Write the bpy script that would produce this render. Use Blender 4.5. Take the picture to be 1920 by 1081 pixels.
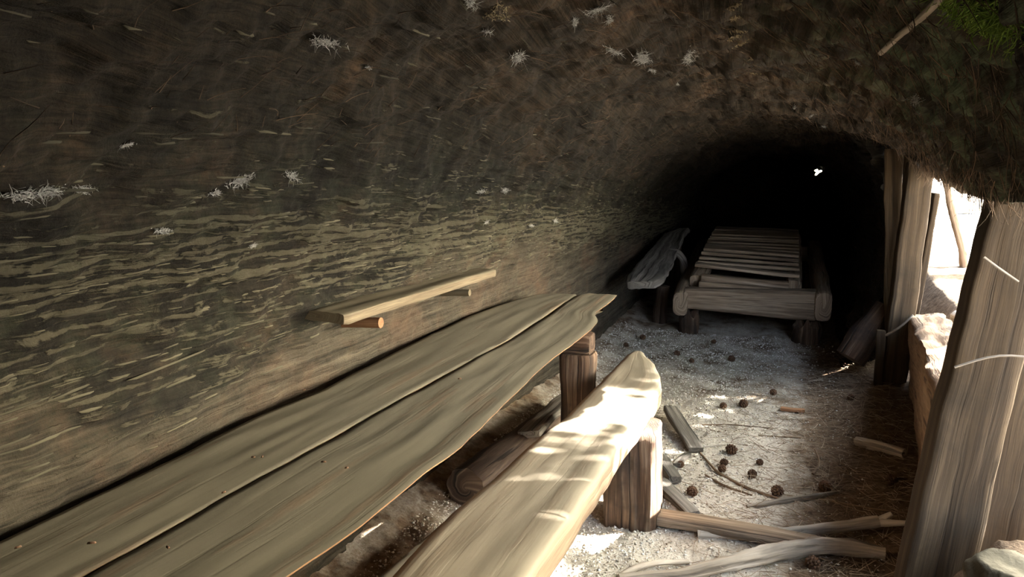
import bpy, bmesh, math, random
import numpy as np
from mathutils import Vector, Matrix
from mathutils.bvhtree import BVHTree

for o in list(bpy.data.objects): bpy.data.objects.remove(o)
scene = bpy.context.scene
COL = scene.collection
random.seed(7); RNG = np.random.default_rng(11)

# ------------------------------------------------------------------ camera
F = 1390.0; H = 1.25
PITCH = math.atan((540.5-310.0)/F); YAW = math.atan((1480.0-960.0)/F*math.cos(PITCH))
cam_d = bpy.data.cameras.new('camera'); cam = bpy.data.objects.new('camera', cam_d); COL.objects.link(cam)
cam_d.sensor_width = 36.0; cam_d.lens = F/1920.0*36.0; cam_d.clip_start = .02; cam_d.clip_end = 500
cam.location = (0, 0, H); cam.rotation_euler = (math.pi/2-PITCH, 0, YAW)
scene.camera = cam

# ------------------------------------------------------------------ sky, sun, exposure
world = bpy.data.worlds.new('world'); scene.world = world; world.use_nodes = True
wn = world.node_tree.nodes; wl = world.node_tree.links
sky = wn.new('ShaderNodeTexSky'); sky.sky_type = 'HOSEK_WILKIE'
SUN_DIR = Vector((.94, .35, .60)).normalized()
sky.sun_direction = SUN_DIR; sky.turbidity = 7.5; sky.ground_albedo = .35
wn['Background'].inputs['Strength'].default_value = 24.0
wl.new(sky.outputs[0], wn['Background'].inputs['Color'])
sd = bpy.data.lights.new('sun', 'SUN'); sun = bpy.data.objects.new('sun', sd); COL.objects.link(sun)
sd.energy = 34.0; sd.angle = math.radians(.53); sd.color = (1, .95, .87)
sun.rotation_euler = SUN_DIR.to_track_quat('Z', 'Y').to_euler(); sun.location = (6, 4, 8)
scene.view_settings.view_transform = 'Standard'; scene.view_settings.look = 'None'
scene.view_settings.exposure = 2.2; scene.view_settings.gamma = 1.0
scene.view_settings.use_curve_mapping = False

# ------------------------------------------------------------------ measuring helpers (image point -> place on a known plane)
_f = (-math.sin(YAW)*math.cos(PITCH), math.cos(YAW)*math.cos(PITCH), -math.sin(PITCH))
_r = (math.cos(YAW), math.sin(YAW), 0)
_u = (_r[1]*_f[2]-_r[2]*_f[1], _r[2]*_f[0]-_r[0]*_f[2], _r[0]*_f[1]-_r[1]*_f[0])
def ray(x, y):
    a = (x-960)/F; b = (540.5-y)/F
    return Vector([_f[i]+a*_r[i]+b*_u[i] for i in range(3)])
def onz(x, y, z): d = ray(x, y); t = (z-H)/d.z; return Vector((d.x*t, d.y*t, z))
def onx(x, y, X): d = ray(x, y); t = X/d.x; return Vector((X, d.y*t, H+d.z*t))
def ony(x, y, Y): d = ray(x, y); t = Y/d.y; return Vector((d.x*t, Y, H+d.z*t))

# ------------------------------------------------------------------ noise
_P = np.random.default_rng(3).permutation(256); _P = np.concatenate([_P, _P, _P])
_G = np.random.default_rng(4).normal(size=(256, 3)); _G /= np.linalg.norm(_G, axis=1)[:, None]
def perlin(p):
    p = np.asarray(p, float); i = np.floor(p).astype(int); f = p-i; i &= 255
    w = f*f*f*(f*(f*6-15)+10); out = np.zeros(len(p))
    for dx in (0, 1):
        for dy in (0, 1):
            for dz in (0, 1):
                h = _P[_P[_P[i[:, 0]+dx]+i[:, 1]+dy]+i[:, 2]+dz]
                g = _G[h]; d = f-np.array([dx, dy, dz])
                k = (w[:, 0] if dx else 1-w[:, 0])*(w[:, 1] if dy else 1-w[:, 1])*(w[:, 2] if dz else 1-w[:, 2])
                out += k*(g*d).sum(1)
    return out*1.6
def fbm(p, oct=4, lac=2.1, gain=.5):
    a = 1.; s = 0.; p = np.asarray(p, float)
    for k in range(oct): s = s+a*perlin(p+k*17.3); p = p*lac; a *= gain
    return s

# ------------------------------------------------------------------ object helpers
def tag(o, label=None, cat=None, group=None, kind=None):
    if label: o['label'] = label
    if cat: o['category'] = cat
    if group: o['group'] = group
    if kind: o['kind'] = kind
    return o
def empty(name, loc, label, cat, group=None):
    o = bpy.data.objects.new(name, None); COL.objects.link(o); o.location = loc; o.empty_display_size = .1
    bpy.context.view_layer.update()
    return tag(o, label, cat, group)
def link(name, me, mat, parent=None):
    o = bpy.data.objects.new(name, me); COL.objects.link(o)
    if mat and not me.materials: me.materials.append(mat)
    if parent:
        o.parent = parent
        o.matrix_parent_inverse = Matrix.Translation(-Vector(parent.location)) if parent.parent is None else Matrix.Identity(4)
    return o
def mesh_from(name, V, Fa, uv=None, smooth=True, attrs=None):
    me = bpy.data.meshes.new(name)
    V = np.asarray(V, float); me.vertices.add(len(V)); me.vertices.foreach_set('co', V.ravel())
    Fa = [np.asarray(f) for f in (Fa if isinstance(Fa, list) else [Fa])]
    tot = sum(f.shape[0]*f.shape[1] for f in Fa); n = sum(len(f) for f in Fa)
    me.loops.add(tot); me.polygons.add(n)
    idx = np.concatenate([f.ravel() for f in Fa]).astype(np.int32)
    lt = np.concatenate([np.full(len(f), f.shape[1]) for f in Fa]).astype(np.int32)
    ls = np.concatenate([[0], np.cumsum(lt)[:-1]]).astype(np.int32)
    me.loops.foreach_set('vertex_index', idx); me.polygons.foreach_set('loop_start', ls); me.polygons.foreach_set('loop_total', lt)
    if smooth: me.polygons.foreach_set('use_smooth', np.ones(n, bool))
    me.update(calc_edges=True)
    if uv is not None:
        l = me.uv_layers.new(name='UVMap'); l.data.foreach_set('uv', np.asarray(uv, np.float32)[idx].ravel())
    for k, a in (attrs or {}).items():
        at = me.attributes.new(k, 'FLOAT', 'POINT'); at.data.foreach_set('value', np.asarray(a, np.float32))
    me.validate(); return me
def origin_to(me_o, p):
    """Put the object's origin at p without moving its mesh in the world."""
    p = Vector(p); me_o.data.transform(Matrix.Translation(-p)); me_o.location = p
def rings_mesh(name, R, uo=0., smooth=True, uv_v=None, cap=True):
    """R: (n, m, 3) closed rings lofted into a capped solid with metric uv (u along, v around)."""
    R = np.asarray(R, float); n, m, _ = R.shape
    cen = R.mean(1); ul = np.concatenate([[0], np.cumsum(np.linalg.norm(np.diff(cen, axis=0), axis=1))])+uo
    seg = np.linalg.norm(np.roll(R, -1, 1)-R, axis=2).mean(0); vl = np.concatenate([[0], np.cumsum(seg)])
    R2 = np.concatenate([R, R[:, :1]], 1)     # uv seam
    V = R2.reshape(-1, 3); k = m+1
    uv = np.stack([np.repeat(ul, k), np.tile(vl, n)], 1)
    i, j = np.meshgrid(np.arange(n-1), np.arange(m), indexing='ij')
    a = (i*k+j).ravel(); Fq = np.stack([a, a+1, a+k+1, a+k], 1)
    if cap:
        tri = []
        for e, c in ((0, cen[0]), (n-1, cen[-1])):
            base = len(V); V = np.concatenate([V, R[e], c[None]])
            d = (R[e]-c); nn = np.linalg.norm(d, axis=1)
            uv = np.concatenate([uv, np.stack([ul[e]+.02*np.sin(7*nn/(.01+nn.max())), vl[:-1]], 1)[:, ::1], [[ul[e], 0]]])
            jj = np.arange(m); t = np.stack([base+jj, base+(jj+1) % m, np.full(m, base+m)], 1)
            tri.append(t[:, ::-1] if e == 0 else t)
        # keep caps connected enough to look closed; split normals give crisp ends
        me = mesh_from(name, V, [Fq, np.concatenate(tri)], uv, smooth)
    else:
        me = mesh_from(name, V, Fq, uv, smooth)
    bm = bmesh.new(); bm.from_mesh(me); bmesh.ops.remove_doubles(bm, verts=bm.verts, dist=1e-5)
    bmesh.ops.recalc_face_normals(bm, faces=bm.faces); bm.to_mesh(me); bm.free()
    if smooth:
        try: me.set_sharp_from_angle(angle=math.radians(50))
        except Exception: pass
    return me
def rrect(nw=10, nt=3, r=.35):
    """unit rounded rectangle ring in (-1..1)^2; r is the corner radius as a share of the half thickness."""
    pts = []
    for x in np.linspace(-1, 1, nw+2)[1:-1]: pts.append((x, 1., 0))
    for a in (60, 30): pts.append((1, 1, a))
    for z in np.linspace(1, -1, nt+2)[1:-1]: pts.append((1, z, 0))
    for a in (-30, -60): pts.append((1, -1, a))
    for x in np.linspace(1, -1, nw+2)[1:-1]: pts.append((x, -1., 0))
    for a in (240, 210): pts.append((-1, -1, a))
    for z in np.linspace(-1, 1, nt+2)[1:-1]: pts.append((-1, z, 0))
    for a in (150, 120): pts.append((-1, 1, a))
    return pts
def board_rings(st, nw=10, nt=3, r=.35, step=.03, jit=.004, edge=.01, seed=0., grain=25., under=(0, 0)):
    """st: stations (left xyz, right xyz, thickness) on the upper face; resampled, rounded, roughened."""
    L = np.array([s[0] for s in st], float); Rr = np.array([s[1] for s in st], float); T = np.array([s[2] for s in st], float)
    cen = (L+Rr)/2; d = np.concatenate([[0], np.cumsum(np.linalg.norm(np.diff(cen, axis=0), axis=1))])
    n = max(4, int(d[-1]/step)); q = np.unique(np.concatenate([np.linspace(0, d[-1], n), [min(.012, d[-1]*.1), d[-1]-min(.012, d[-1]*.1)]]))
    ip = lambda A: np.stack([np.interp(q, d, A[:, k]) for k in range(3)], 1)
    L, Rr, T = ip(L), ip(Rr), np.interp(q, d, T)
    L = L+edge*(perlin(np.stack([q*3, 0*q+seed, 0*q], 1))+.5*perlin(np.stack([q*11, 0*q+seed, 0*q+3], 1)))[:, None]*(L-Rr)/np.linalg.norm(L-Rr, axis=1)[:, None]
    Rr = Rr+edge*(perlin(np.stack([q*3, 0*q+seed+9, 0*q], 1))+.5*perlin(np.stack([q*11, 0*q+seed+9, 0*q+3], 1)))[:, None]*(Rr-L)/np.linalg.norm(Rr-L, axis=1)[:, None]
    cen = (L+Rr)/2; a = (Rr-L)/2; tan = np.gradient(cen, axis=0)
    nrm = np.cross(a, tan); nrm /= np.linalg.norm(nrm, axis=1)[:, None]
    if nrm[:, 2].mean() < -.3: nrm = -nrm
    rg = rrect(nw, nt); out = np.zeros((len(q), len(rg), 3))
    hw = np.linalg.norm(a, axis=1); au = a/hw[:, None]
    sh = np.ones(len(q)); sh[0] = sh[-1] = .93
    for k, (x, z, ang) in enumerate(rg):
        ht = T/2; rad = np.minimum(r*ht, hw*.8)
        X = x*hw*sh; Z = z*ht*sh
        if ang:
            ca, sa = math.cos(math.radians(ang)), math.sin(math.radians(ang))
            X = x*(hw*sh-rad)+rad*ca; Z = z*(ht*sh-rad)+rad*sa
        elif abs(z) == 1.: X = x*(hw*sh-rad)*1.0
        else: Z = z*(ht*sh-rad)
        tb = np.clip((1-Z/ht)/2, 0, 1); X = X-under[1]*tb*np.clip(X/hw, 0, 1)+under[0]*tb*np.clip(-X/hw, 0, 1)
        out[:, k] = cen+au*X[:, None]+nrm*(Z-T/2)[:, None]
    if jit:
        P = out.reshape(-1, 3)
        uu = np.repeat(q, len(rg)); vv = np.einsum('ij,ij->i', P-np.repeat(cen, len(rg), 0), np.repeat(au, len(rg), 0)); ww = np.einsum('ij,ij->i', P-np.repeat(cen, len(rg), 0), np.repeat(nrm, len(rg), 0))
        nz = fbm(np.stack([uu*2.5+seed, vv*grain, ww*grain], 1), 3)
        dirv = P-np.repeat(cen-nrm*(T/2)[:, None], len(rg), 0)
        dd = np.einsum('ij,ij->i', dirv, np.repeat(nrm, len(rg), 0)); de = np.einsum('ij,ij->i', dirv, np.repeat(au, len(rg), 0))
        P = P+jit*nz[:, None]*(np.sign(dd)[:, None]*np.repeat(nrm, len(rg), 0)+.6*np.sign(de)[:, None]*np.repeat(au, len(rg), 0))
        out = P.reshape(out.shape)
    return out
def board(name, st, mat, parent=None, **k):
    return link(name, rings_mesh(name, board_rings(st, **k), uo=k.get('seed', 0.)), mat, parent)
def post_st(b, t, wvec, thick):
    """stations of a straight timber from b to t (points on its front face's middle), face width vector wvec."""
    b, t, w = Vector(b), Vector(t), Vector(wvec)/2
    return [(b-w, b+w, thick), (t-w, t+w, thick)]
def tube_rings(path, rad, m=10, step=.02, rough=.15, seed=0., flat=1., freq=9.):
    P = np.array([tuple(p) for p in path], float); d = np.concatenate([[0], np.cumsum(np.linalg.norm(np.diff(P, axis=0), axis=1))])
    n = max(4, int(d[-1]/step)); q = np.linspace(0, d[-1], n)
    C = np.stack([np.interp(q, d, P[:, k]) for k in range(3)], 1)
    for _ in range(3):
        C[1:-1] = (C[:-2]+2*C[1:-1]+C[2:])/4
    rd = np.interp(q, d, np.array(rad, float)*np.ones(len(P)))
    T = np.gradient(C, axis=0); T /= np.linalg.norm(T, axis=1)[:, None]
    up = np.array([0, 0, 1.]) if abs(T[0][2]) < .9 else np.array([1., 0, 0])
    A = np.cross(T, up); A /= np.linalg.norm(A, axis=1)[:, None]; B = np.cross(A, T)
    out = np.zeros((n, m, 3))
    for k in range(m):
        a = 2*math.pi*k/m
        nz = 1+rough*fbm(np.stack([q*freq+seed, np.full(n, math.cos(a)*2.+seed), np.full(n, math.sin(a)*2.)], 1), 3)
        out[:, k] = C+(A*math.cos(a)+B*math.sin(a)*flat)*(rd*nz)[:, None]
    return out
def tube(name, path, rad, mat, parent=None, smooth=True, **k):
    return link(name, rings_mesh(name, tube_rings(path, rad, **k), uo=k.get('seed', 0.), smooth=smooth), mat, parent)

# ------------------------------------------------------------------ materials
def nt(name):
    m = bpy.data.materials.new(name); m.use_nodes = True
    t = m.node_tree; b = t.nodes['Principled BSDF']; b.inputs['Specular IOR Level'].default_value = .25
    return m, t, b
def ramp(t, src, stops, interp='LINEAR'):
    r = t.nodes.new('ShaderNodeValToRGB'); r.color_ramp.interpolation = interp
    e = r.color_ramp.elements
    while len(e) < len(stops): e.new(.5)
    for k, (p, c) in enumerate(stops):
        e[k].position = p; e[k].color = (*c, 1) if len(c) == 3 else c
    t.links.new(src, r.inputs[0]); return r.outputs[0]
def noise(t, vec, scale=5., detail=6., rough=.6, dist=0., mscale=(1, 1, 1)):
    mp = t.nodes.new('ShaderNodeMapping'); mp.inputs['Scale'].default_value = mscale; t.links.new(vec, mp.inputs[0])
    n = t.nodes.new('ShaderNodeTexNoise'); n.inputs['Scale'].default_value = scale; n.inputs['Detail'].default_value = detail
    n.inputs['Roughness'].default_value = rough; n.inputs['Distortion'].default_value = dist
    t.links.new(mp.outputs[0], n.inputs['Vector']); return n.outputs['Fac']
def mix(t, fac, a, b, mode='MIX'):
    m = t.nodes.new('ShaderNodeMix'); m.data_type = 'RGBA'; m.blend_type = mode
    for s, v in ((m.inputs[0], fac), (m.inputs[6], a), (m.inputs[7], b)):
        if hasattr(v, 'links'): t.links.new(v, s)
        elif isinstance(v, (int, float)): s.default_value = v
        else: s.default_value = (*v, 1)
    return m.outputs[2]
def mth(t, op, a, b=None, clamp=False):
    m = t.nodes.new('ShaderNodeMath'); m.operation = op; m.use_clamp = clamp
    for s, v in ((m.inputs[0], a), (m.inputs[1], b)):
        if v is None: continue
        if hasattr(v, 'links'): t.links.new(v, s)
        else: s.default_value = v
    return m.outputs[0]
def bump(t, b, h, strength, dist):
    n = t.nodes.new('ShaderNodeBump'); n.inputs['Strength'].default_value = strength; n.inputs['Distance'].default_value = dist
    t.links.new(h, n.inputs['Height']); t.links.new(n.outputs[0], b.inputs['Normal'])
def attr(t, name):
    a = t.nodes.new('ShaderNodeAttribute'); a.attribute_name = name; return a.outputs['Fac']
def wood(name, dark, mid, light, dust=None, dust_amt=.85, grain=45., crack=.5, rough=.85, along=1.6, stain=None, bstr=.5):
    m, t, b = nt(name)
    uv = t.nodes.new('ShaderNodeUVMap').outputs[0]
    oi = t.nodes.new('ShaderNodeObjectInfo'); tc = t.nodes.new('ShaderNodeTexCoord').outputs['Object']
    g = noise(t, uv, 1., 7., .62, .6, (along, grain, 1))
    col = ramp(t, g, [(.30, dark), (.5, mid), (.72, light)])
    fine = noise(t, uv, 1., 3., .5, .2, (along*5, grain*7, 1))
    col = mix(t, .55, col, ramp(t, fine, [(.3, (.42, .42, .42)), (.7, (1.25, 1.22, 1.18))]), 'MULTIPLY')
    ck = noise(t, uv, 1., 4., .55, .3, (along*.8, grain*1.3, 1))
    ckm = ramp(t, ck, [(.36, (1, 1, 1)), (.41, (0, 0, 0))])
    col = mix(t, mth(t, 'MULTIPLY', ckm, crack), col, tuple(c*.18 for c in dark))
    if stain:
        sn = noise(t, tc, 3.2, 5., .65, .4)
        col = mix(t, ramp(t, sn, [(.48, (0, 0, 0)), (.62, (.85, .85, .85))]), col, stain)
    h = mth(t, 'SUBTRACT', mth(t, 'ADD', g, mth(t, 'MULTIPLY', fine, .35)), mth(t, 'MULTIPLY', ckm, .5))
    if dust:
        gm = t.nodes.new('ShaderNodeNewGeometry'); sx = t.nodes.new('ShaderNodeSeparateXYZ'); t.links.new(gm.outputs['Normal'], sx.inputs[0])
        up = ramp(t, sx.outputs['Z'], [(.05, (0, 0, 0)), (.55, (1, 1, 1))])
        dn = noise(t, tc, 4., 6., .65, .3, (1, .35, 1)); dn2 = noise(t, uv, 1., 4., .6, .2, (1.2, 16, 1))
        dcol = mix(t, .6, ramp(t, dn, [(.3, tuple(c*.72 for c in dust)), (.65, tuple(c*1.12 for c in dust))]), ramp(t, dn2, [(.3, tuple(c*.8 for c in dust)), (.7, tuple(c*1.1 for c in dust))]))
        f = mth(t, 'MULTIPLY', mth(t, 'MULTIPLY', up, dust_amt), ramp(t, mth(t, 'ADD', dn2, mth(t, 'MULTIPLY', dn, .4)), [(.40, (.35, .35, .35)), (.62, (1, 1, 1))]))
        col = mix(t, f, col, dcol)
        h = mth(t, 'MULTIPLY', h, mth(t, 'SUBTRACT', 1.15, mth(t, 'MULTIPLY', f, .9)))
    # each piece a slightly different tone
    tone = t.nodes.new('ShaderNodeMapRange'); t.links.new(oi.outputs['Random'], tone.inputs[0]); tone.inputs[3].default_value = .86; tone.inputs[4].default_value = 1.12
    hs = t.nodes.new('ShaderNodeHueSaturation'); t.links.new(tone.outputs[0], hs.inputs['Value']); t.links.new(col, hs.inputs['Color'])
    t.links.new(hs.outputs[0], b.inputs['Base Color']); b.inputs['Roughness'].default_value = rough
    bump(t, b, h, bstr, .006); return m

M = {}
M['table'] = wood('dusty_table_wood', (.10, .045, .022), (.20, .10, .05), (.30, .18, .10), dust=(.145, .126, .088), dust_amt=1., grain=30., crack=.5, bstr=.35)
M['bench'] = wood('dusty_bench_wood', (.08, .05, .03), (.16, .115, .075), (.25, .20, .14), dust=(.175, .152, .112), dust_amt=.95, grain=30., crack=.35, bstr=.35)
M['leg'] = wood('split_redwood', (.018, .011, .007), (.075, .042, .024), (.19, .135, .09), grain=38., crack=.9, stain=(.02, .014, .011), bstr=.9)
M['shelf'] = wood('shelf_wood', (.085, .063, .038), (.14, .11, .07), (.19, .155, .10), dust=(.15, .132, .09), dust_amt=.7, grain=40., crack=.3, bstr=.3)
M['bed'] = wood('bed_wood', (.10, .067, .042), (.25, .18, .12), (.42, .33, .24), grain=34., crack=.6, bstr=.5)
M['slat'] = wood('slat_wood', (.12, .085, .055), (.28, .21, .145), (.46, .37, .27), grain=30., crack=.5, bstr=.5)
M['post'] = wood('post_timber', (.024, .014, .006), (.048, .030, .0145), (.074, .049, .025), grain=40., along=1.1, crack=.35, stain=(.027, .018, .009), bstr=.4)
M['sill'] = wood('sill_log', (.13, .075, .042), (.24, .15, .09), (.36, .25, .16), grain=18., crack=.8, bstr=.7)
M['grey'] = wood('grey_scrap_wood', (.07, .06, .05), (.16, .145, .125), (.29, .265, .235), grain=35., crack=.8, bstr=.6)
M['darklog'] = wood('dark_log', (.022, .014, .010), (.06, .038, .026), (.16, .12, .09), grain=22., crack=.8, bstr=.8)
M['branch'] = wood('bleached_branch', (.30, .26, .20), (.55, .50, .42), (.72, .68, .60), grain=18., crack=.4, bstr=.4)
M['root'] = wood('bark_root', (.15, .12, .09), (.34, .29, .23), (.56, .50, .42), grain=18., crack=.6, bstr=.8)
M['twig'] = wood('twig_bark', (.10, .065, .04), (.22, .15, .095), (.34, .25, .17), grain=20., crack=.2, bstr=.3)
M['chip'] = wood('fresh_chip', (.16, .075, .035), (.28, .14, .07), (.38, .22, .12), grain=30., crack=.3)
M['trunk'] = wood('tree_bark', (.05, .026, .016), (.16, .08, .05), (.28, .16, .11), grain=9., crack=1., along=.5, bstr=1.)
M['pale_log'] = wood('sun_bleached_log', (.40, .36, .30), (.58, .54, .47), (.72, .69, .62), grain=16., crack=.6, bstr=.6)

def log_mat():
    m, t, b = nt('hollow_log_wood')
    P = t.nodes.new('ShaderNodeNewGeometry').outputs['Position']; uv = t.nodes.new('ShaderNodeUVMap').outputs[0]
    pale, rid, moss = attr(t, 'pale'), attr(t, 'ridge'), attr(t, 'moss')
    g1 = noise(t, uv, 1., 6., .65, .4, (1.3, 36., 1)); g2 = noise(t, uv, 1., 5., .6, .4, (4., 85., 1)); bl = noise(t, P, 4.5, 6., .65, .3); fn = noise(t, P, 42., 5., .7)
    char = ramp(t, bl, [(.28, (.007, .0062, .005)), (.5, (.015, .013, .010)), (.60, (.023, .018, .013)), (.72, (.040, .026, .016))])
    char = mix(t, .7, char, ramp(t, fn, [(.3, (.35, .35, .35)), (.7, (1.6, 1.55, 1.45))]), 'MULTIPLY')
    tan = ramp(t, g1, [(.30, (.014, .0115, .0085)), (.47, (.045, .0375, .0265)), (.75, (.084, .0715, .052))])
    g3 = noise(t, uv, 1., 4., .65, .3, (9., 170., 1)); gm = ramp(t, g3, [(.34, (.30, .30, .30)), (.52, (1, 1, 1)), (.68, (1.7, 1.65, 1.5))])
    char = mix(t, .75, char, gm, 'MULTIPLY')
    char = mix(t, mth(t, 'MULTIPLY', attr(t, 'roof'), .8), char, mix(t, 1., char, (2.3, 2.0, 1.75), 'MULTIPLY'))
    tan = mix(t, .45, tan, gm, 'MULTIPLY')
    tan = mix(t, .5, tan, ramp(t, g2, [(.33, (.38, .36, .34)), (.6, (1.12, 1.1, 1.08))]), 'MULTIPLY')
    tan = mix(t, mth(t, 'MULTIPLY', ramp(t, bl, [(.5, (0, 0, 0)), (.75, (1, 1, 1))]), .55), tan, (.10, .056, .034))
    # ridges of the charred wood are weathered to olive tan where they flake
    fl = ramp(t, mth(t, 'ADD', mth(t, 'MULTIPLY', rid, .75), mth(t, 'MULTIPLY', g2, .35)), [(.52, (0, 0, 0)), (.66, (1, 1, 1))])
    bd = attr(t, 'band')
    pa = noise(t, uv, 1., 5., .6, .2, (3.2, 78., 1)); pb = noise(t, uv, 1., 3., .6, .5, (30., 45., 1))
    pv = mth(t, 'ADD', mth(t, 'ADD', mth(t, 'MULTIPLY', pa, .75), mth(t, 'MULTIPLY', pb, .35)), mth(t, 'ADD', mth(t, 'MULTIPLY', bd, .16), mth(t, 'MULTIPLY', rid, .10)))
    sv = t.nodes.new('ShaderNodeSeparateXYZ'); t.links.new(uv, sv.inputs[0]); lw = noise(t, uv, 1., 3., .5, 0., (.8, 5., 1))
    ring = mth(t, 'SINE', mth(t, 'ADD', mth(t, 'MULTIPLY', sv.outputs['Y'], 235.), mth(t, 'MULTIPLY', lw, 22.)))
    pv = mth(t, 'ADD', pv, mth(t, 'MULTIPLY', mth(t, 'MULTIPLY', ring, bd), .075))
    fl = ramp(t, pv, [(.675, (0, 0, 0)), (.72, (1, 1, 1))])
    col = mix(t, mth(t, 'MULTIPLY', fl, .9), char, mix(t, pb, (.034, .030, .020), (.085, .076, .050)))
    pm = ramp(t, mth(t, 'ADD', pale, mth(t, 'MULTIPLY', mth(t, 'SUBTRACT', mth(t, 'ADD', mth(t, 'MULTIPLY', bl, .7), mth(t, 'MULTIPLY', g1, .5)), .6), 1.15)), [(.38, (0, 0, 0)), (.64, (1, 1, 1))])
    col = mix(t, pm, col, tan)
    mm = mth(t, 'MULTIPLY', moss, ramp(t, noise(t, P, 9., 5., .7), [(.46, (0, 0, 0)), (.62, (1, 1, 1))]))
    col = mix(t, mm, col, mix(t, fn, (.035, .048, .026), (.11, .13, .075)))
    t.links.new(col, b.inputs['Base Color']); b.inputs['Roughness'].default_value = .92; b.inputs['Specular IOR Level'].default_value = .15
    h = mth(t, 'ADD', mth(t, 'MULTIPLY', g1, .8), mth(t, 'ADD', mth(t, 'MULTIPLY', g2, .5), mth(t, 'MULTIPLY', fn, .6)))
    h = mth(t, 'ADD', mth(t, 'ADD', h, mth(t, 'MULTIPLY', fl, .35)), mth(t, 'MULTIPLY', g3, .4))
    bump(t, b, h, .9, .012); return m
M['log'] = log_mat()
def floor_mat():
    m, t, b = nt('granite_sand_floor')
    P = t.nodes.new('ShaderNodeNewGeometry').outputs['Position']; duff_shade = attr(t, 'duff_shade')
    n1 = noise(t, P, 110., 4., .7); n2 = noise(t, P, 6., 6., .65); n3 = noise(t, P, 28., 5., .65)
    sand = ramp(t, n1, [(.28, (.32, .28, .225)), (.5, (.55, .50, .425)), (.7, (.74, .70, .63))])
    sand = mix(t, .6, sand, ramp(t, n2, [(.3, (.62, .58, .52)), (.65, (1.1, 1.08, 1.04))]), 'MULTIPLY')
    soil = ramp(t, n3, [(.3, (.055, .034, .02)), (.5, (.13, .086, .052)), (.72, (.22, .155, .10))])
    f = ramp(t, mth(t, 'ADD', duff_shade, mth(t, 'MULTIPLY', mth(t, 'SUBTRACT', n2, .5), 1.2)), [(.35, (0, 0, 0)), (.68, (1, 1, 1))])
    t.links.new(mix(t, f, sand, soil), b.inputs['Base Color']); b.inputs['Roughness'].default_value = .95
    bump(t, b, mth(t, 'ADD', n1, n3), .7, .01); return m
M['floor'] = floor_mat()
def plain(name, a, bcol, scale=40., rough=.9, bs=.4, detail=5.):
    m, t, b = nt(name); tc = t.nodes.new('ShaderNodeTexCoord').outputs['Object']; n = noise(t, tc, scale, detail, .65)
    t.links.new(ramp(t, n, [(.3, a), (.7, bcol)]), b.inputs['Base Color']); b.inputs['Roughness'].default_value = rough
    bump(t, b, n, bs, .01); return m
def pebble_mat():
    m, t, b = nt('gravel_grain'); P = t.nodes.new('ShaderNodeNewGeometry')
    r = ramp(t, P.outputs['Random Per Island'], [(0, (.20, .15, .10)), (.15, (.42, .37, .30)), (.6, (.60, .55, .48)), (1, (.78, .76, .71))])
    t.links.new(r, b.inputs['Base Color']); b.inputs['Roughness'].default_value = .9; return m
M['pebble'] = pebble_mat()
def strand_mat(name, a, c):
    m, t, b = nt(name); P = t.nodes.new('ShaderNodeNewGeometry')
    t.links.new(ramp(t, P.outputs['Random Per Island'], [(0, a), (1, c)]), b.inputs['Base Color']); b.inputs['Roughness'].default_value = .9; return m
M['needle'] = strand_mat('dry_needle', (.16, .10, .06), (.46, .37, .27))
M['fiber'] = strand_mat('bark_fibre', (.03, .02, .013), (.16, .105, .065))
M['flake'] = strand_mat('weathered_flake', (.028, .025, .016), (.10, .09, .058))
M['web'] = strand_mat('cobweb', (.22, .215, .20), (.50, .49, .46))
M['cone'] = plain('cone_brown', (.045, .025, .015), (.17, .095, .055), 60.)
M['stone'] = plain('granite', (.07, .06, .04), (.13, .113, .08), 26.)
M['ground'] = plain('sunny_ground', (.38, .35, .30), (.60, .57, .51), 3.)
M['moss'] = strand_mat('moss_green', (.12, .20, .03), (.32, .46, .08))
M['leaf'] = strand_mat('leaf_green', (.05, .10, .02), (.17, .27, .07))
M['resin'] = strand_mat('pale_resin_flake', (.16, .12, .07), (.36, .30, .19))

# ------------------------------------------------------------------ the hollow log: wall_left, ceiling, wall_right, wall_back
KEYS = {
 -1.2: [(-1.18,-.2),(-1.25,.08),(-1.27,.36),(-1.22,.66),(-1.15,.98),(-1.00,1.27),(-.74,1.50),(-.36,1.62),(.02,1.55),(.29,1.37),(.43,1.17)],
  2.0: [(-1.18,-.2),(-1.25,.08),(-1.27,.36),(-1.22,.66),(-1.15,.98),(-.99,1.27),(-.73,1.52),(-.34,1.65),(.02,1.57),(.29,1.37),(.43,1.17)],
  3.4: [(-1.17,-.2),(-1.22,.08),(-1.24,.34),(-1.20,.64),(-1.13,.94),(-.98,1.23),(-.71,1.46),(-.34,1.60),(.06,1.55),(.38,1.39),(.57,1.20)],
  4.6: [(-1.14,-.2),(-1.19,.08),(-1.21,.32),(-1.19,.60),(-1.12,.90),(-.97,1.17),(-.70,1.39),(-.34,1.52),(.10,1.50),(.46,1.38),(.70,1.23)],
  7.2: [(-1.06,-.1),(-1.10,.15),(-1.10,.38),(-1.06,.63),(-.99,.86),(-.85,1.09),(-.60,1.29),(-.30,1.38),(.06,1.36),(.36,1.26),(.60,1.10)],
 11.0: [(-.98,.1),(-1.02,.3),(-1.02,.5),(-.98,.7),(-.92,.9),(-.8,1.1),(-.56,1.27),(-.28,1.36),(.06,1.34),(.34,1.24),(.56,1.1)]}
def catmull(P, s):
    P = np.asarray(P, float); n = len(P)-1; x = np.clip(s, 0, 1)*n; i = np.minimum(x.astype(int), n-1); f = (x-i)[:, None]
    g = lambda k: P[np.clip(k, 0, n)]
    a, b, c, d = g(i-1), g(i), g(i+1), g(i+2)
    return .5*((2*b)+(-a+c)*f+(2*a-5*b+4*c-d)*f*f+(-a+3*b-3*c+d)*f**3)
ky = np.array(sorted(KEYS)); kp = np.array([KEYS[k] for k in ky])
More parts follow.
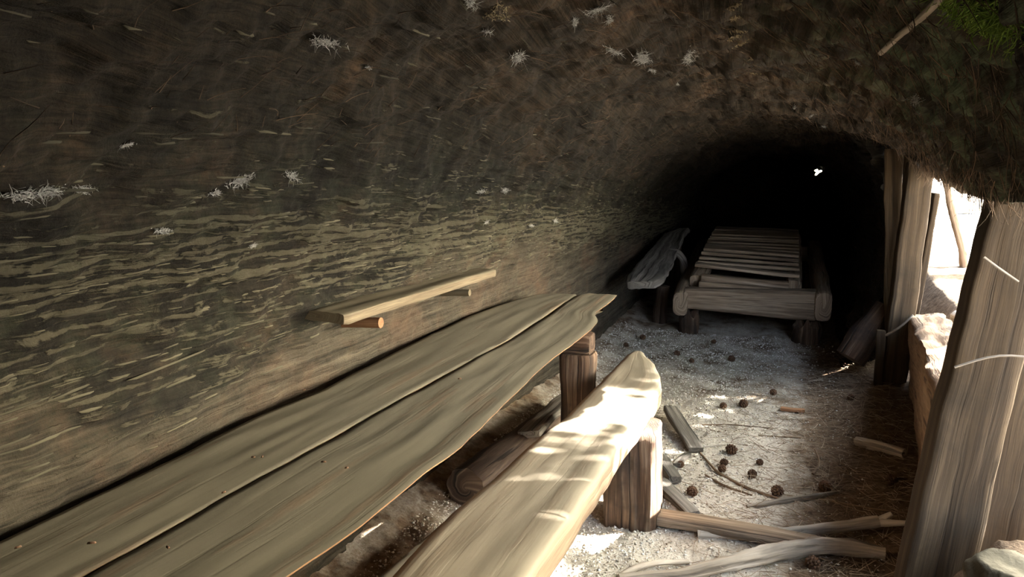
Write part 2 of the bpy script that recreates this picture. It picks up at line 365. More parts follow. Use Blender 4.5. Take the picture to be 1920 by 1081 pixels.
def profile(y, s):
    out = np.zeros((len(s), 2))
    pts = np.stack([[np.interp(y, ky, kp[:, j, c]) for c in (0, 1)] for j in range(kp.shape[1])])
    return catmull(pts, s)
ys = np.concatenate([np.arange(-1.2, .5, .03), np.arange(.5, 4.0, .009), np.arange(4.0, 6.0, .014), np.arange(6.0, 11.01, .04)])
NS = 400; ss = np.linspace(0, 1, NS)
base = np.stack([np.concatenate([profile(y, ss)[:, :1], np.full((NS, 1), y), profile(y, ss)[:, 1:]], 1) for y in ys])   # (ny, ns, 3)
dy = np.gradient(base, axis=0); dsv = np.gradient(base, axis=1)
N = np.cross(dy, dsv); N /= np.linalg.norm(N, axis=2)[:, :, None]
cenl = np.array([-.35, 0, .75]); chk = ((cenl-base)*np.array([1, 0, 1])*N).sum(2)
N = np.where(chk[:, :, None] < 0, -N, N)      # inward
arc = np.concatenate([np.zeros((len(ys), 1)), np.cumsum(np.linalg.norm(np.diff(base, axis=1), axis=2), axis=1)], 1)
Y = base[:, :, 1].ravel(); A = arc.ravel(); Z0 = base[:, :, 2].ravel(); X0 = base[:, :, 0].ravel(); S = np.tile(ss, len(ys))
zb = np.interp(Y, [0, .9, 1.8, 3, 5.7, 8], [.71, .73, .81, .86, .72, .60])+.20*fbm(np.stack([Y*.8, A*2., 0*Y], 1), 3)      # weathered/charred border on the wall
pale = np.clip(.5+(zb-Z0)/.22, 0, 1)*np.clip((1.1-S)/.3, 0, 1)
pale = np.where(S > .45, 0, pale)
pale = pale*np.clip((7.-Y)/1.2, 0, 1)
big = fbm(np.stack([Y*.9+5, A*1.6, 0*Y], 1), 3)
warp = fbm(np.stack([Y*1.3, A*2.2, 0*Y+4], 1), 2)
rg = 1-np.abs(fbm(np.stack([Y*1.1, A*17.+warp*1.2, 0*Y+2], 1), 3))*1.7         # long flaking ridges along the grain
blk = fbm(np.stack([Y*7.+warp, A*26., 0*Y+7], 1), 3)                              # short blocky breaks
lump = fbm(np.stack([Y*5., A*6., 0*Y+11], 1), 4)
lowamt = np.clip((S-.38)/.16, 0, 1)                                               # ceiling is lumpy, not ridged
charred = 1-pale
d = .05*big*(.3+.7*np.clip((S-.22)/.2, 0, 1))+charred*((1-lowamt)*(.020*rg+.020*blk)+lowamt*(.006*rg+.012*blk+.040*lump))+pale*(.010*rg+.005*blk+.010*lump)
d -= .012
d *= 1-.75*np.clip((S-.93)/.07, 0, 1)
ridge = np.clip(.5*rg+.55*blk, -1, 1)*np.clip(1.25-lowamt, 0.25, 1)
moss = np.clip((S-.74)/.12, 0, 1)*np.clip((3.6-Y)/1.6, 0, 1)+.12*np.clip((S-.28)/.1, 0, 1)*np.clip((.55-S)/.1, 0, 1)
V = base.reshape(-1, 3)+N.reshape(-1, 3)*d[:, None]
V = V.reshape(len(ys), NS, 3); UVl = np.stack([Y, A], 1).reshape(len(ys), NS, 2)
at = {'pale': pale, 'ridge': ridge, 'moss': np.clip(moss, 0, 1), 'roof': np.clip((S-.48)/.22, 0, 1), 'band': (.25+.75*np.exp(-((Z0-(1.16-.065*Y))/.14)**2))*np.clip(1.1-lowamt, .25, 1)}
def sub_grid(name, j0, j1, mat):
    k = j1-j0; n = len(ys); sl = lambda a: a.reshape(n, NS, *a.shape[1:])[:, j0:j1].reshape(n*k, *a.shape[1:])
    i, j = np.meshgrid(np.arange(n-1), np.arange(k-1), indexing='ij'); a = (i*k+j).ravel()
    q = np.stack([a, a+k, a+k+1, a+1], 1)
    me = mesh_from(name, sl(V.reshape(-1, 3)), q, sl(UVl.reshape(-1, 2)), True, {kk: sl(v) for kk, v in at.items()})
    return link(name, me, mat)
SPLIT = 190
wall_left = tag(sub_grid('wall_left', 0, SPLIT+1, M['log']), 'hollow inner side of the fallen log, charred above and weathered tan below', None, None, 'structure')
ceiling = tag(sub_grid('ceiling', SPLIT, NS, M['log']), 'dark curved roof of the hollow log with shaggy broken fibres', None, None, 'structure')
# lip where the log is cut away over the doorway, rolled outwards into its thickness
def lip():
    prof = [(0, 0), (.03, -.012), (.08, .01), (.16, .08), (.25, .18), (.34, .30), (.38, .42), (.36, .6), (.2, .8), (-.2, .95)]
    m = 60; R = []
    e0 = V[:, -1]
    for i in range(0, len(ys), 2):
        P = catmull(prof, np.linspace(0, 1, m)); q = np.stack([e0[i, 0]+P[:, 0], np.full(m, ys[i]), e0[i, 2]+P[:, 1]], 1)
        R.append(q)
    R = np.array(R); n = len(R); f = R.reshape(-1, 3)
    fade = np.clip(np.tile(np.linspace(0, 1, m), n)*12, 0, 1)
    nz = .03*fbm(f*np.array([5, 2.5, 5]), 4)+.016*fbm(f*np.array([16, 7, 16]), 3)
    f[:, 2] -= fade*nz; f[:, 0] += fade*nz*.5
    i, j = np.meshgrid(np.arange(n-1), np.arange(m-1), indexing='ij'); a = (i*m+j).ravel()
    me = mesh_from('log_lip', f, np.stack([a, a+m, a+m+1, a+1], 1), f[:, [1, 0]], True,
                   {'pale': np.full(len(f), .12), 'ridge': .6*fbm(f*np.array([20, 5, 20]), 2), 'moss': np.full(len(f), .3), 'roof': np.ones(len(f))})
    return link('broken_edge', me, M['log'], ceiling)
lip_o = lip()
# right wall of the log beyond the doorway, with the thick cut rim facing us
def right_wall():
    prof = [(.30, -.25), (.40, .02), (.50, .28), (.555, .55), (.575, .85), (.52, 1.12), (.42, 1.34), (.28, 1.5)]
    m = 150; yy = np.concatenate([np.arange(4.62, 6.2, .015), np.arange(6.2, 11, .06)]); R = []
    P0 = catmull(prof, np.linspace(0, 1, m))
    rim = [(.17, .9), (.16, .3), (.13, .06), (.07, .0), (.0, .015)]     # (outward, behind)
    def row(P, y, k): return np.stack([-.35+(P[:, 0]+.35)*k, np.full(m, y), .6+(P[:, 1]-.6)*(1-(1-k)*.55)], 1)
    for o_, b_ in rim:
        q = row(P0, 4.66-.0+b_, 1.); dirn = P0-np.array([-.3, .65]); dirn /= np.linalg.norm(dirn, axis=1)[:, None]
        q[:, 0] += dirn[:, 0]*o_; q[:, 2] += dirn[:, 1]*o_*.4
        R.append(q)
    for y in yy[3:]:
        k = np.interp(y, [4.6, 7.2, 11], [1, .95, .92]); q = row(P0, y, k); q[:, 2] += np.interp(y, [4.6, 7.2, 11], [0, .02, .1]); R.append(q)
    R = np.array(R); n = len(R); f = R.reshape(-1, 3)
    nz = .05*fbm(f*np.array([2, 1.5, 2.]), 3)+.03*fbm(f*np.array([9, 4, 9]), 4)+.014*fbm(f*np.array([30, 10, 30]), 2)
    f[:, 0] -= nz; f[:, 1] += .6*nz*(np.repeat(np.arange(n), m) < 6)
    f[:, 1] += .18*np.clip((.45-f[:, 2])/.45, 0, 1)*(np.repeat(np.arange(n), m) < 10)*1.2
    i, j = np.meshgrid(np.arange(n-1), np.arange(m-1), indexing='ij'); a = (i*m+j).ravel()
    pl = .42*np.clip((.55-f[:, 2])/.3, 0, 1)
    me = mesh_from('wall_right', f, np.stack([a, a+1, a+m+1, a+m], 1), f[:, [1, 2]], True,
                   {'pale': pl, 'ridge': .5*fbm(f*np.array([14, 4, 14]), 2), 'moss': np.zeros(len(f))})
    return tag(link('wall_right', me, M['log']), 'dark charred right side of the hollow log past the doorway', None, None, 'structure')
wall_right = right_wall()
def added_walls():  # unseen walls added to cut light from beside and behind the camera
    prof = [(.47, -.25), (.55, .1), (.60, .45), (.60, .8), (.53, 1.05), (.44, 1.25)]
    m = 80; yy = np.arange(-1.2, 1.0, .03); P0 = catmull(prof, np.linspace(0, 1, m))
    f = np.array([np.stack([P0[:, 0], np.full(m, y), P0[:, 1]], 1) for y in yy]).reshape(-1, 3); n = len(yy)
    f[:, 0] -= .04*fbm(f*np.array([2, 1.5, 2.]), 3)+.02*fbm(f*np.array([9, 4, 9]), 3)
    i, j = np.meshgrid(np.arange(n-1), np.arange(m-1), indexing='ij'); a = (i*m+j).ravel()
    z_ = np.zeros(len(f)); me = mesh_from('wall_near_added', f, np.stack([a, a+1, a+m+1, a+m], 1), f[:, [1, 2]], True, {'pale': z_+.3, 'ridge': z_, 'moss': z_, 'band': z_})
    tag(link('wall_near_added', me, M['log']), 'unseen log side wall added beside the camera to cut the light', None, None, 'structure')
    # log end added behind the camera to keep rear light out
    nr, na = 12, 60; Vv = []
    for r_ in range(nr):
        for a_ in range(na):
            an = 2*math.pi*a_/na; R_ = .12+1.1*r_/(nr-1); Vv.append((-.35+R_*math.cos(an), -1.1-.1*r_/nr, .72+R_*math.sin(an)*.95))
    f = np.array(Vv); f[:, 1] += .06*fbm(f*3, 3)
    i, j = np.meshgrid(np.arange(nr-1), np.arange(na), indexing='ij'); a = (i*na+j).ravel(); b_ = (i*na+(j+1) % na).ravel()
    z_ = np.zeros(len(f)); me = mesh_from('wall_end_added', f, np.stack([a, b_, b_+na, a+na], 1), f[:, [0, 2]], True, {'pale': z_+.4, 'ridge': z_, 'moss': z_, 'band': z_})
    tag(link('wall_end_added', me, M['log']), 'unseen log end added behind the camera to block rear light', None, None, 'structure')
added_walls()
# the far end, broken through in one small hole
def back_wall():
    nr, na = 26, 72; Vv = []; cx, cz = ony(1533, 322, 9.6).x, ony(1533, 322, 9.6).z
    for r_ in range(nr):
        t_ = r_/(nr-1)
        for a_ in range(na):
            an = 2*math.pi*a_/na; hole = .028*(1+.5*math.sin(3*an+1)+.3*math.sin(5*an)); R_ = hole+(1.9-hole)*t_**1.5
            Vv.append((cx+R_*math.cos(an), 9.6+.5*t_, cz+R_*math.sin(an)))
    f = np.array(Vv); f[:, 1] += .12*fbm(f*3, 3)
    i, j = np.meshgrid(np.arange(nr-1), np.arange(na), indexing='ij'); a = (i*na+j).ravel(); b_ = (i*na+(j+1) % na).ravel()
    me = mesh_from('wall_back', f, np.stack([a, b_, b_+na, a+na], 1), f[:, [0, 2]], True, {'pale': np.zeros(len(f)), 'ridge': np.zeros(len(f)), 'moss': np.zeros(len(f))})
    return tag(link('wall_back', me, M['log']), 'black far end of the hollow log with a small hole', None, None, 'structure')
back_wall()

# ------------------------------------------------------------------ floor and ground outside
def floor_z(x, y):
    x = np.asarray(x, float); y = np.asarray(y, float); o = np.zeros_like(x)
    p = np.stack([x*1.5, y*1.5, o], 1)
    z = .025*fbm(p, 3)+.008*fbm(p*6, 3)
    z = z+.055*np.clip(y-5., 0, 7)
    z = z+.10*np.clip((x-.22)/.5, 0, 1)*np.clip((y-2.2)/.4, 0, 1)+.10*np.clip((-1.0-x)/.3, 0, 1)
    bank = np.clip((x-.18)/.32, 0, 1)**1.2*np.clip((2.15-y)/.25, 0, 1)          # soil bank beside the doorway
    z = z+bank*.40
    out = np.clip((x-.72)/.25, 0, 1)*np.clip((y-2.1)/.3, 0, 1); z = z+out*.34
    return z
def zat(x, y): return float(floor_z([x], [y])[0])
def make_floor():
    xs = np.concatenate([np.arange(-1.6, -1.2, .03), np.arange(-1.2, .9, .012), np.arange(.9, 1.31, .03)]); yy = np.concatenate([np.arange(-1.3, 1.4, .04), np.arange(1.4, 5.4, .013), np.arange(5.4, 11, .06)])
    gx, gy = np.meshgrid(xs, yy); f = np.stack([gx.ravel(), gy.ravel(), floor_z(gx.ravel(), gy.ravel())], 1)
    f[:, 2] += .004*fbm(np.stack([f[:, 0]*40, f[:, 1]*40, 0*f[:, 0]], 1), 2)
    n, m = gx.shape; i, j = np.meshgrid(np.arange(n-1), np.arange(m-1), indexing='ij'); a = (i*m+j).ravel()
    x, y = f[:, 0], f[:, 1]
    duff_shade = np.clip((x-(-.12+.02*(y-3.0)))/.40, -.4, 1); duff_shade = np.maximum(duff_shade, np.clip((y-3.2)/1.8, 0, .5)); duff_shade = np.maximum(duff_shade, np.clip((-.98-x)/.2, 0, .6))  # brown needle duff, with the bright pool's edge painted into the colour
    me = mesh_from('floor', f, np.stack([a, a+1, a+m+1, a+m], 1), f[:, :2], True, {'duff_shade': duff_shade})
    return tag(link('floor', me, M['floor']), 'pale granite sand floor, brown with needles and painted shade towards the doorway', None, None, 'structure')
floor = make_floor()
def make_ground():
    def patch(xs, yy):
        gx, gy = np.meshgrid(xs, yy); x, y = gx.ravel(), gy.ravel()
        w_ = np.clip((x-1.25)*2, 0, 1); w_ = np.where(y < -1.2, np.clip((-1.2-y)*2, 0, 1), w_)
        z = np.where(y < -1.25, .05, .40)+.02*np.clip(x-1.3, 0, 40)+.07*np.clip(y-6, 0, 40)+.06*fbm(np.stack([x*.7, y*.7, 0*x], 1), 3)*w_
        f = np.stack([x, y, z], 1); n, m = gx.shape; i, j = np.meshgrid(np.arange(n-1), np.arange(m-1), indexing='ij'); a = (i*m+j).ravel()
        return f, np.stack([a, a+1, a+m+1, a+m], 1)
    f1, q1 = patch(np.concatenate([np.arange(1.25, 4, .12), np.arange(4, 30, 1.)]), np.arange(-1.25, 40, .5))
    f2, q2 = patch(np.concatenate([np.arange(-14, 4, .4), np.arange(4, 30, 1.)]), np.arange(-14.25, -1.2, .5)); q2 = q2+len(f1)
    f = np.concatenate([f1, f2])
    me = mesh_from('ground', f, np.concatenate([q1, q2]), f[:, :2])
    return tag(link('ground_outside', me, M['ground']), 'sunlit pale sandy ground outside the log', None, None, 'structure')
make_ground()

# surface lookup for things fixed to the log
dg = bpy.context.evaluated_depsgraph_get()
BV = [BVHTree.FromObject(o, dg) for o in (wall_left, ceiling, lip_o)]
def hit(px, py):
    best = None
    for b in BV:
        h = b.ray_cast(Vector((0, 0, H)), ray(px, py).normalized())
        if h[0] is not None and (best is None or h[3] < best[3]): best = h
    if best is None: return None, None
    n = best[1]
    if n.dot(ray(px, py)) > 0: n = -n
    return best[0], n

# ------------------------------------------------------------------ table
TZ = .64
def edge(pts, z, extra=()): return sorted([(tuple(onz(x, y, z))[1], tuple(onz(x, y, z))[0]) for x, y in pts]+list(extra))
def plank_from_edges(name, le, re, y0, y1, z, th, mat, parent, n=60, **k):
    st = []
    for y in np.linspace(y0, y1, n):
        xl = np.interp(y, [e[0] for e in le], [e[1] for e in le]); xr = np.interp(y, [e[0] for e in re], [e[1] for e in re])
        zz = z(y) if callable(z) else z
        st.append(((xl, y, zz), (xr, y, zz), th))
    return board(name, st, mat, parent, **k)
table = empty('plank_table', (-.95, 1.6, 0), 'long dusty table of two rough split planks against the log wall', 'table')
bk = edge([(0, 1010), (300, 868), (480, 778), (600, 731), (660, 698), (740, 658), (880, 590), (960, 562)], TZ, [(-.4, -1.22)])
seam = edge([(150, 1081), (760, 740), (960, 632), (1080, 552)], TZ, [(-.4, -1.03)])
bk2 = bk+[(onz(1010, 550, TZ)[1], onz(1010, 550, TZ)[0]), (onz(1078, 548, TZ)[1]+.02, onz(1078, 548, TZ)[0]-.03)]
plank_from_edges('plank', sorted(bk2), [(a, b-.001) for a, b in seam], -.4, onz(1075, 550, TZ)[1], TZ-.002, .085, M['table'], table, nw=22, r=.12, seed=1., jit=.002, edge=.003, grain=18.)
frt = edge([(545, 1081), (640, 1018), (740, 940), (800, 888), (880, 828), (960, 750), (1020, 690), (1060, 655), (1115, 615), (1128, 600)], TZ, [(-.4, -.72)])
tip = onz(1164, 552, TZ)
frt2 = sorted(frt+[(onz(1130, 592, TZ)[1]+.03, onz(1118, 588, TZ)[0]), (tip[1]-.12, tip[0]), (tip[1], tip[0]-.012)])
seam2 = [(a, b+.001) for a, b in seam]+[(onz(1120, 546, TZ)[1], onz(1120, 546, TZ)[0])]
plank_from_edges('plank', seam2, frt2, -.4, tip[1], TZ, .09, M['table'], table, nw=26, nt=5, r=.3, under=(0, .14), seed=4.3, jit=.002, edge=.007, grain=18.)
LY = 2.95
c = ony(1083, 700, LY)
board('crossbeam', [((-1.24, LY-.06, TZ-.085), (-1.24, LY+.06, TZ-.085), .09), ((c.x+.06, LY-.05, TZ-.085), (c.x+.06, LY+.05, TZ-.085), .085)], M['leg'], table, seed=2., jit=.008)
c0 = ony(1078, 800, LY)
board('leg', post_st((c0.x+.01, LY-.06, -.05), (c.x, LY-.065, TZ-.165), (.135, .0, 0), .12), M['leg'], table, seed=3., jit=.008, nw=8, nt=6, r=.5)
board('crossbeam', [((-1.27, .12, TZ-.095), (-1.27, .24, TZ-.095), .09), ((-.72, .12, TZ-.095), (-.72, .24, TZ-.095), .085)], M['leg'], table, seed=7., jit=.008)
board('leg', post_st((-.78, .13, -.06), (-.78, .13, TZ-.18), (.13, .0, 0), .12), M['leg'], table, seed=8., jit=.008, nw=8, nt=6, r=.5)

# ------------------------------------------------------------------ bench
BZ = .42
bench = empty('plank_bench', (-.55, 1.8, 0), 'long low bench plank on a split log post, sunlit at its far end', 'bench')
bl_ = edge([(720, 1081), (800, 1000), (870, 938), (960, 855), (1050, 785), (1110, 725)], BZ, [(-.3, -.71)])
bl_ += [(onz(1168, 668, BZ)[1], onz(1168, 668, BZ)[0]), (onz(1182, 655, BZ)[1], onz(1186, 655, BZ)[0])]
br_ = edge([(990, 1081), (1180, 805), (1214, 760), (1240, 720)], BZ, [(-.3, -.43)])
br_ += [(onz(*q, BZ)[1], onz(*q, BZ)[0]) for q in ((1238, 698), (1226, 676), (1212, 664), (1206, 655))]
plank_from_edges('plank', sorted(bl_), sorted(br_), -.3, onz(1182, 655, BZ)[1], BZ, .095, M['bench'], bench, nw=20, seed=6., jit=.003, edge=.008, grain=14., r=.45, nt=4)
lc = ony(1182, 900, 2.46)
board('leg', post_st((ony(1176, 990, 2.42).x, 2.42, -.08), (ony(1178, 800, 2.42).x, 2.42, BZ-.075), (.195, .0, 0), .20), M['leg'], bench, seed=9., jit=.012, nw=9, nt=9, r=.45, edge=.006, grain=30.)
board('leg', post_st((-.57, .22, -.08), (-.57, .22, BZ-.085), (.2, .0, 0), .20), M['leg'], bench, seed=5., jit=.012, nw=9, nt=9, r=.45)
a = onz(722, 1078, .10); b = onz(862, 955, .10)
o = board('low_board', [((a.x-.02, 1.0, .10), (a.x+.12, 1.0, .10), .06), ((a.x-.02, a.y, .10), (a.x+.12, a.y, .10), .06), ((b.x-.01, b.y, .10), (b.x+.13, b.y, .10), .06)], M['bench'], None, seed=12.)
tag(o, 'brown board lying low along the inner side of the bench', 'board')

# ------------------------------------------------------------------ dark log and scraps under the table
a = onz(872, 915, .085); b = onz(1050, 770, .085)
o = tube('dark_log', [a, (a+b)/2+Vector((.01, 0, 0)), b, b+(b-a)*.25], [.078, .072, .06, .05], M['darklog'], m=22, rough=.12, seed=2., freq=3.)
tag(o, 'dark charred round log lying between table and bench', 'log'); origin_to(o, (a.x, a.y, 0))
a = onz(990, 812, .16); b = onz(1052, 752, .16)
o = board('split_board', [(a+Vector((-.05, 0, 0)), a+Vector((.05, 0, .02)), .03), (b+Vector((-.05, 0, 0)), b+Vector((.05, 0, .02)), .03), (b+(b-a)*.6+Vector((-.05, 0, -.02)), b+(b-a)*.6+Vector((.05, 0, 0)), .03)], M['grey'], seed=3.)
tag(o, 'grey weathered split board lying on the dark log by the table leg', 'board')

# ------------------------------------------------------------------ shelf on the wall
shelf = empty('wall_shelf', (-1.2, 2.2, .8), 'short dusty plank shelf pegged to the charred log wall', 'shelf')
XF = -1.10
s0 = onx(648, 594, XF); s1 = onx(931, 508, XF)
st = []
for k in np.linspace(0, 1, 12):
    y = s0.y+(s1.y-s0.y)*k; z = s0.z+(s1.z-s0.z)*k+.0
    st.append(((-1.34+.0*k, y+.0, z+.015), (XF-.05*max(0, (.12-k)/.12)*0, y, z+.008), .030))
board('plank', st, M['shelf'], shelf, nw=16, seed=2.4, jit=.004, edge=.006, r=.25)
for px, py, r_ in ((706, 604, .016), (874, 548, .013)):
    p = onx(px, py, XF-.02)
    tube('peg', [(XF-.005, p.y, p.z-.0), (XF-.1, p.y+.0, p.z-.005), (-1.36, p.y+.02, p.z-.03)], [r_, r_*.95, r_*.8], M['chip'] if px < 800 else M['shelf'], shelf, m=14, rough=.08)

# ------------------------------------------------------------------ plank seat by the far wall
fs = empty('low_bench', (-.95, 5.6, 0), 'narrow weathered plank seat along the far left wall beside the bed', 'bench')
Y0, Y1 = 5.0, 6.9
A0, B0 = ony(1174, 528, Y0), ony(1238, 527, Y0); Am, Bm = ony(1208, 478, 5.75), ony(1262, 490, 5.75); A1, B1 = ony(1246, 436, 6.7), ony(1283, 436, 6.7); A2, B2 = ony(1272, 428, Y1), ony(1293, 426, Y1)
Aq, Bq = ony(1177, 515, 5.12), ony(1246, 516, 5.12)
board('plank', [(A0, B0-Vector((.04, 0, 0)), .055), (Aq, Bq, .055), (Am, Bm, .055), (A1, B1, .05), (A2, B2, .045)], M['grey'], fs, nw=12, seed=5.1, edge=.015, jit=.006)
p = ony(1272, 478, 6.1)
tube('bracket', [p+Vector((-.16, 0, .0)), p+Vector((-.02, 0, .03)), p+Vector((.04, 0, -.02)), p+Vector((.06, .02, -.25))], [.03, .032, .03, .03], M['grey'], fs, m=12, rough=.12)
tube('leg', [(ony(1225, 545, 5.25).x, 5.7, ony(1225, 545, 5.25).z-.03), (ony(1225, 545, 5.25).x-.02, 5.7, -.05)], [.05, .055], M['darklog'], fs, m=10)
tube('leg', [(-.9, 6.6, .55), (-.9, 6.6, .02)], [.05, .055], M['darklog'], fs, m=10)

# ------------------------------------------------------------------ bed frame
bed = empty('bed_frame', (-.2, 6.3, 0), 'low log bed frame with loose split slats in the dark end', 'bed')
YF = 5.40; YB = 7.15
# front rail: thick half round log
fl, fr = ony(1283, 541, YF), ony(1533, 546, YF); flb, frb = ony(1283, 580, YF), ony(1533, 605, YF)
rail = [((fl.x, YF, fl.z), (fl.x, YF+.15, fl.z), fl.z-flb.z), ((fr.x, YF, fr.z), (fr.x, YF+.15, fr.z), fr.z-frb.z)]
board('front_rail', rail, M['bed'], bed, nw=8, nt=10, r=.45, seed=1.2, edge=.004, jit=.006)
lf, lb = ony(1277, 545, YF-.0), ony(1322, 447, YB)
board('side_rail', [((lf.x-.055, YF-.03, lf.z), (lf.x+.05, YF-.03, lf.z), .19), ((lb.x-.07, YB, lb.z), (lb.x+.05, YB, lb.z), .16)], M['bed'], bed, nw=8, nt=8, r=.7, seed=2.2)
rf, rb = ony(1541, 546, YF), ony(1524, 450, YB)
board('side_rail', [((rf.x-.04, YF-.03, rf.z), (rf.x+.07, YF-.03, rf.z), .21), ((rb.x-.04, YB, rb.z), (rb.x+.07, YB, rb.z), .17)], M['bed'], bed, nw=8, nt=8, r=.35, seed=3.2)
kl, kr = ony(1322, 452, YB), ony(1528, 455, YB)
board('back_rail', [((kl.x, YB-.1, kl.z-.02), (kl.x, YB, kl.z-.02), .15), ((kr.x, YB-.1, kr.z-.02), (kr.x, YB, kr.z-.02), .15)], M['bed'], bed, seed=4.)
# inner box that carries the slats
il0, il1 = ony(1306, 512, 5.62), ony(1348, 432, YB-.15); ir0, ir1 = ony(1492, 522, 5.62), ony(1492, 432, YB-.15)
board('bearer', [(il0-Vector((.05, 0, .012)), il0+Vector((.05, 0, -.012)), .13), (il1-Vector((.05, 0, .02)), il1+Vector((.05, 0, -.02)), .12)], M['bed'], bed, seed=5., nt=6)
board('bearer', [(ir0-Vector((.06, 0, .012)), ir0+Vector((.045, 0, -.012)), .13), (ir1-Vector((.05, 0, .02)), ir1+Vector((.045, 0, -.02)), .12)], M['bed'], bed, seed=6., nt=6)
i0, i1 = ony(1316, 511, 5.60), ony(1480, 523, 5.60)
board('crosspiece', [((i0.x, 5.57, i0.z-.01), (i0.x, 5.63, i0.z-.01), .06), ((i1.x, 5.57, i1.z-.02), (i1.x, 5.63, i1.z-.02), .07)], M['bed'], bed, seed=7.)
i0, i1 = ony(1312, 524, 5.52), ony(1500, 538, 5.52)
board('crosspiece', [((i0.x, 5.49, i0.z-.01), (i0.x, 5.55, i0.z-.01), .05), ((i1.x, 5.49, i1.z-.02), (i1.x, 5.55, i1.z-.02), .05)], M['bed'], bed, seed=8.)
# slats: (left px, left py, right px, right py, depth)
rows = [(1303, 495, 1499, 516), (1308, 489, 1499, 503), (1311, 481, 1498, 494), (1315, 472, 1498, 486), (1319, 465, 1498, 478), (1321, 462, 1498, 472), (1323, 457, 1498, 466), (1326, 452, 1498, 460), (1328, 447, 1498, 454), (1331, 443, 1498, 449), (1334, 438, 1498, 445), (1337, 434, 1498, 440), (1340, 429, 1498, 436), (1343, 425, 1498, 431)]
for k, (x0, y0, x1, y1) in enumerate(rows):
    Yk = 5.66+(YB-.12-5.66)*k/(len(rows)-1)
    P0, P1 = ony(x0, y0, Yk), ony(x1, y1, Yk+random.uniform(-.015, .015)); wd = random.uniform(.085, .115)
    tl = random.uniform(-.004, .018)
    board('slat', [(P0, P0+Vector((0, wd, tl)), .022), (P1, P1+Vector((0, wd, tl+random.uniform(-.01, .01))), .022)], M['slat'], bed, nw=5, nt=2, seed=k*1.7, edge=.004, jit=.004, step=.05)
p = ony(1489, 520, 5.60)
board('block', post_st((p.x, 5.58, .33), (p.x, 5.58, p.z-.02), (.075, 0, 0), .09), M['bed'], bed, seed=3.)
def splinter_leg(px0, px1, py_top, mat, name='leg'):
    a, b = ony(px0, 600, YF+.06), ony(px1, 600, YF+.06); zt = ony(px0, py_top, YF+.06).z; zb_ = -.06; m = 20; R = []
    cx = (a.x+b.x)/2; hw = (b.x-a.x)/2
    for i, t_ in enumerate(np.linspace(0, 1, 14)):
        row = []
        for j in range(m):
            an = 2*math.pi*j/m; rr = 1+.06*math.sin(5*an+i); zz = zb_+(zt-zb_)*t_
            if i > 9: zz -= .09*(i-9)/4*abs(math.sin(j*2.3))
            row.append((cx+hw*rr*math.cos(an)*(1-.12*(i > 10)), YF+.09+hw*.8*rr*math.sin(an), zz))
        R.append(row)
    return link(name, rings_mesh(name, np.array(R)), mat, bed)
splinter_leg(1272, 1310, 572, M['leg']); splinter_leg(1487, 1542, 590, M['leg'])
for px in (1318, 1522):
    p = ony(px, 470, YB); tube('leg', [(p.x, YB-.06, p.z-.12), (p.x, YB-.06, .0)], [.06, .065], M['leg'], bed, m=10)

# ------------------------------------------------------------------ doorway timbers
Y1p = 4.40
b_, t_ = ony(1676, 706, Y1p), ony(1729, 318, Y1p)
o = board('door_post', post_st(b_-Vector((0, 0, .08)), t_+Vector((0, 0, .04)), (.125, 0, 0), .13), M['post'], seed=1., nw=8, nt=6, r=.2, jit=.004, grain=16.)
tag(o, 'upright timber post at the far side of the bright doorway', 'post'); origin_to(o, (b_.x, b_.y, 0))
b_, t_ = ony(1648, 706, Y1p-.02), ony(1653, 620, Y1p-.02)
o = board('stub_board', post_st(b_-Vector((0, 0, .08)), t_, (.045, 0, 0), .04), M['post'], seed=8., nw=5, nt=3)
tag(o, 'short split board stub at the foot of the far doorway post', 'board')
for k, (x0, x1, xb0, xb1) in enumerate(((1656, 1692, 1662, 1690), (1692, 1728, 1690, 1706))):
    Yk = 4.56+.02*k
    tl, tr, bl2, br2 = ony(x0, 300, Yk), ony(x1, 300, Yk), ony(xb0, 690, Yk), ony(xb1, 690, Yk)
    o = board('wall_board', [((bl2.x, Yk, bl2.z-.1), (br2.x, Yk, br2.z-.1), .03), ((tl.x, Yk, tl.z+.06), (tr.x, Yk, tr.z+.06), .03)], M['post'], seed=3.3*k, jit=.003)
    tag(o, ['narrow brown upright board beside the charred log rim', 'brown upright board tucked behind the far doorway post'][k], 'board')
o = board('sun_block_board', [((.68, 4.54, .0), (.68, 4.82, .0), .03), ((.77, 4.54, 1.1), (.77, 4.82, 1.1), .03)], M['post'], seed=9.1)  # added behind the post to stop a sun streak on the floor
tag(o, 'added board hidden behind the far doorway post, blocking a sun streak', 'board')
a, b = ony(1592, 668, 4.62), ony(1652, 590, 4.62)
o = tube('log_chunk', [a+Vector((0, -.04, 0)), (a+b)/2, b+Vector((.03, .04, .04))], [.078, .085, .07], M['leg'], m=18, rough=.2, freq=4.)
tag(o, 'broken log chunk with a reddish end leaning at the rim beside the bed', 'log')
# sill log along the doorway
si = [ony(1712, 588, 4.47), ony(1713, 592, 4.28), ony(1738, 652, 2.98), ony(1765, 722, 2.34)]
sill = empty('sill_log', (.6, 3.2, 0), 'heavy squared log sill along the bottom of the doorway', 'sill')
st = []
for k, p in enumerate(si):
    st.append(((p.x-.02, p.y, p.z), (p.x+.155, p.y+.02, p.z+.012), .56 if k > 1 else .50))
board('inner_beam', st, M['sill'], sill, nw=8, nt=14, r=.12, seed=2.2, jit=.014, edge=.012, grain=12., step=.03)
st = [((p.x+.175, p.y+.03, p.z+.03), (p.x+.42, p.y+.06, p.z+.05), .34) for p in si]
board('outer_beam', st, M['pale_log'], sill, nw=10, nt=8, r=.3, seed=3.2, jit=.014, edge=.02, grain=12.)
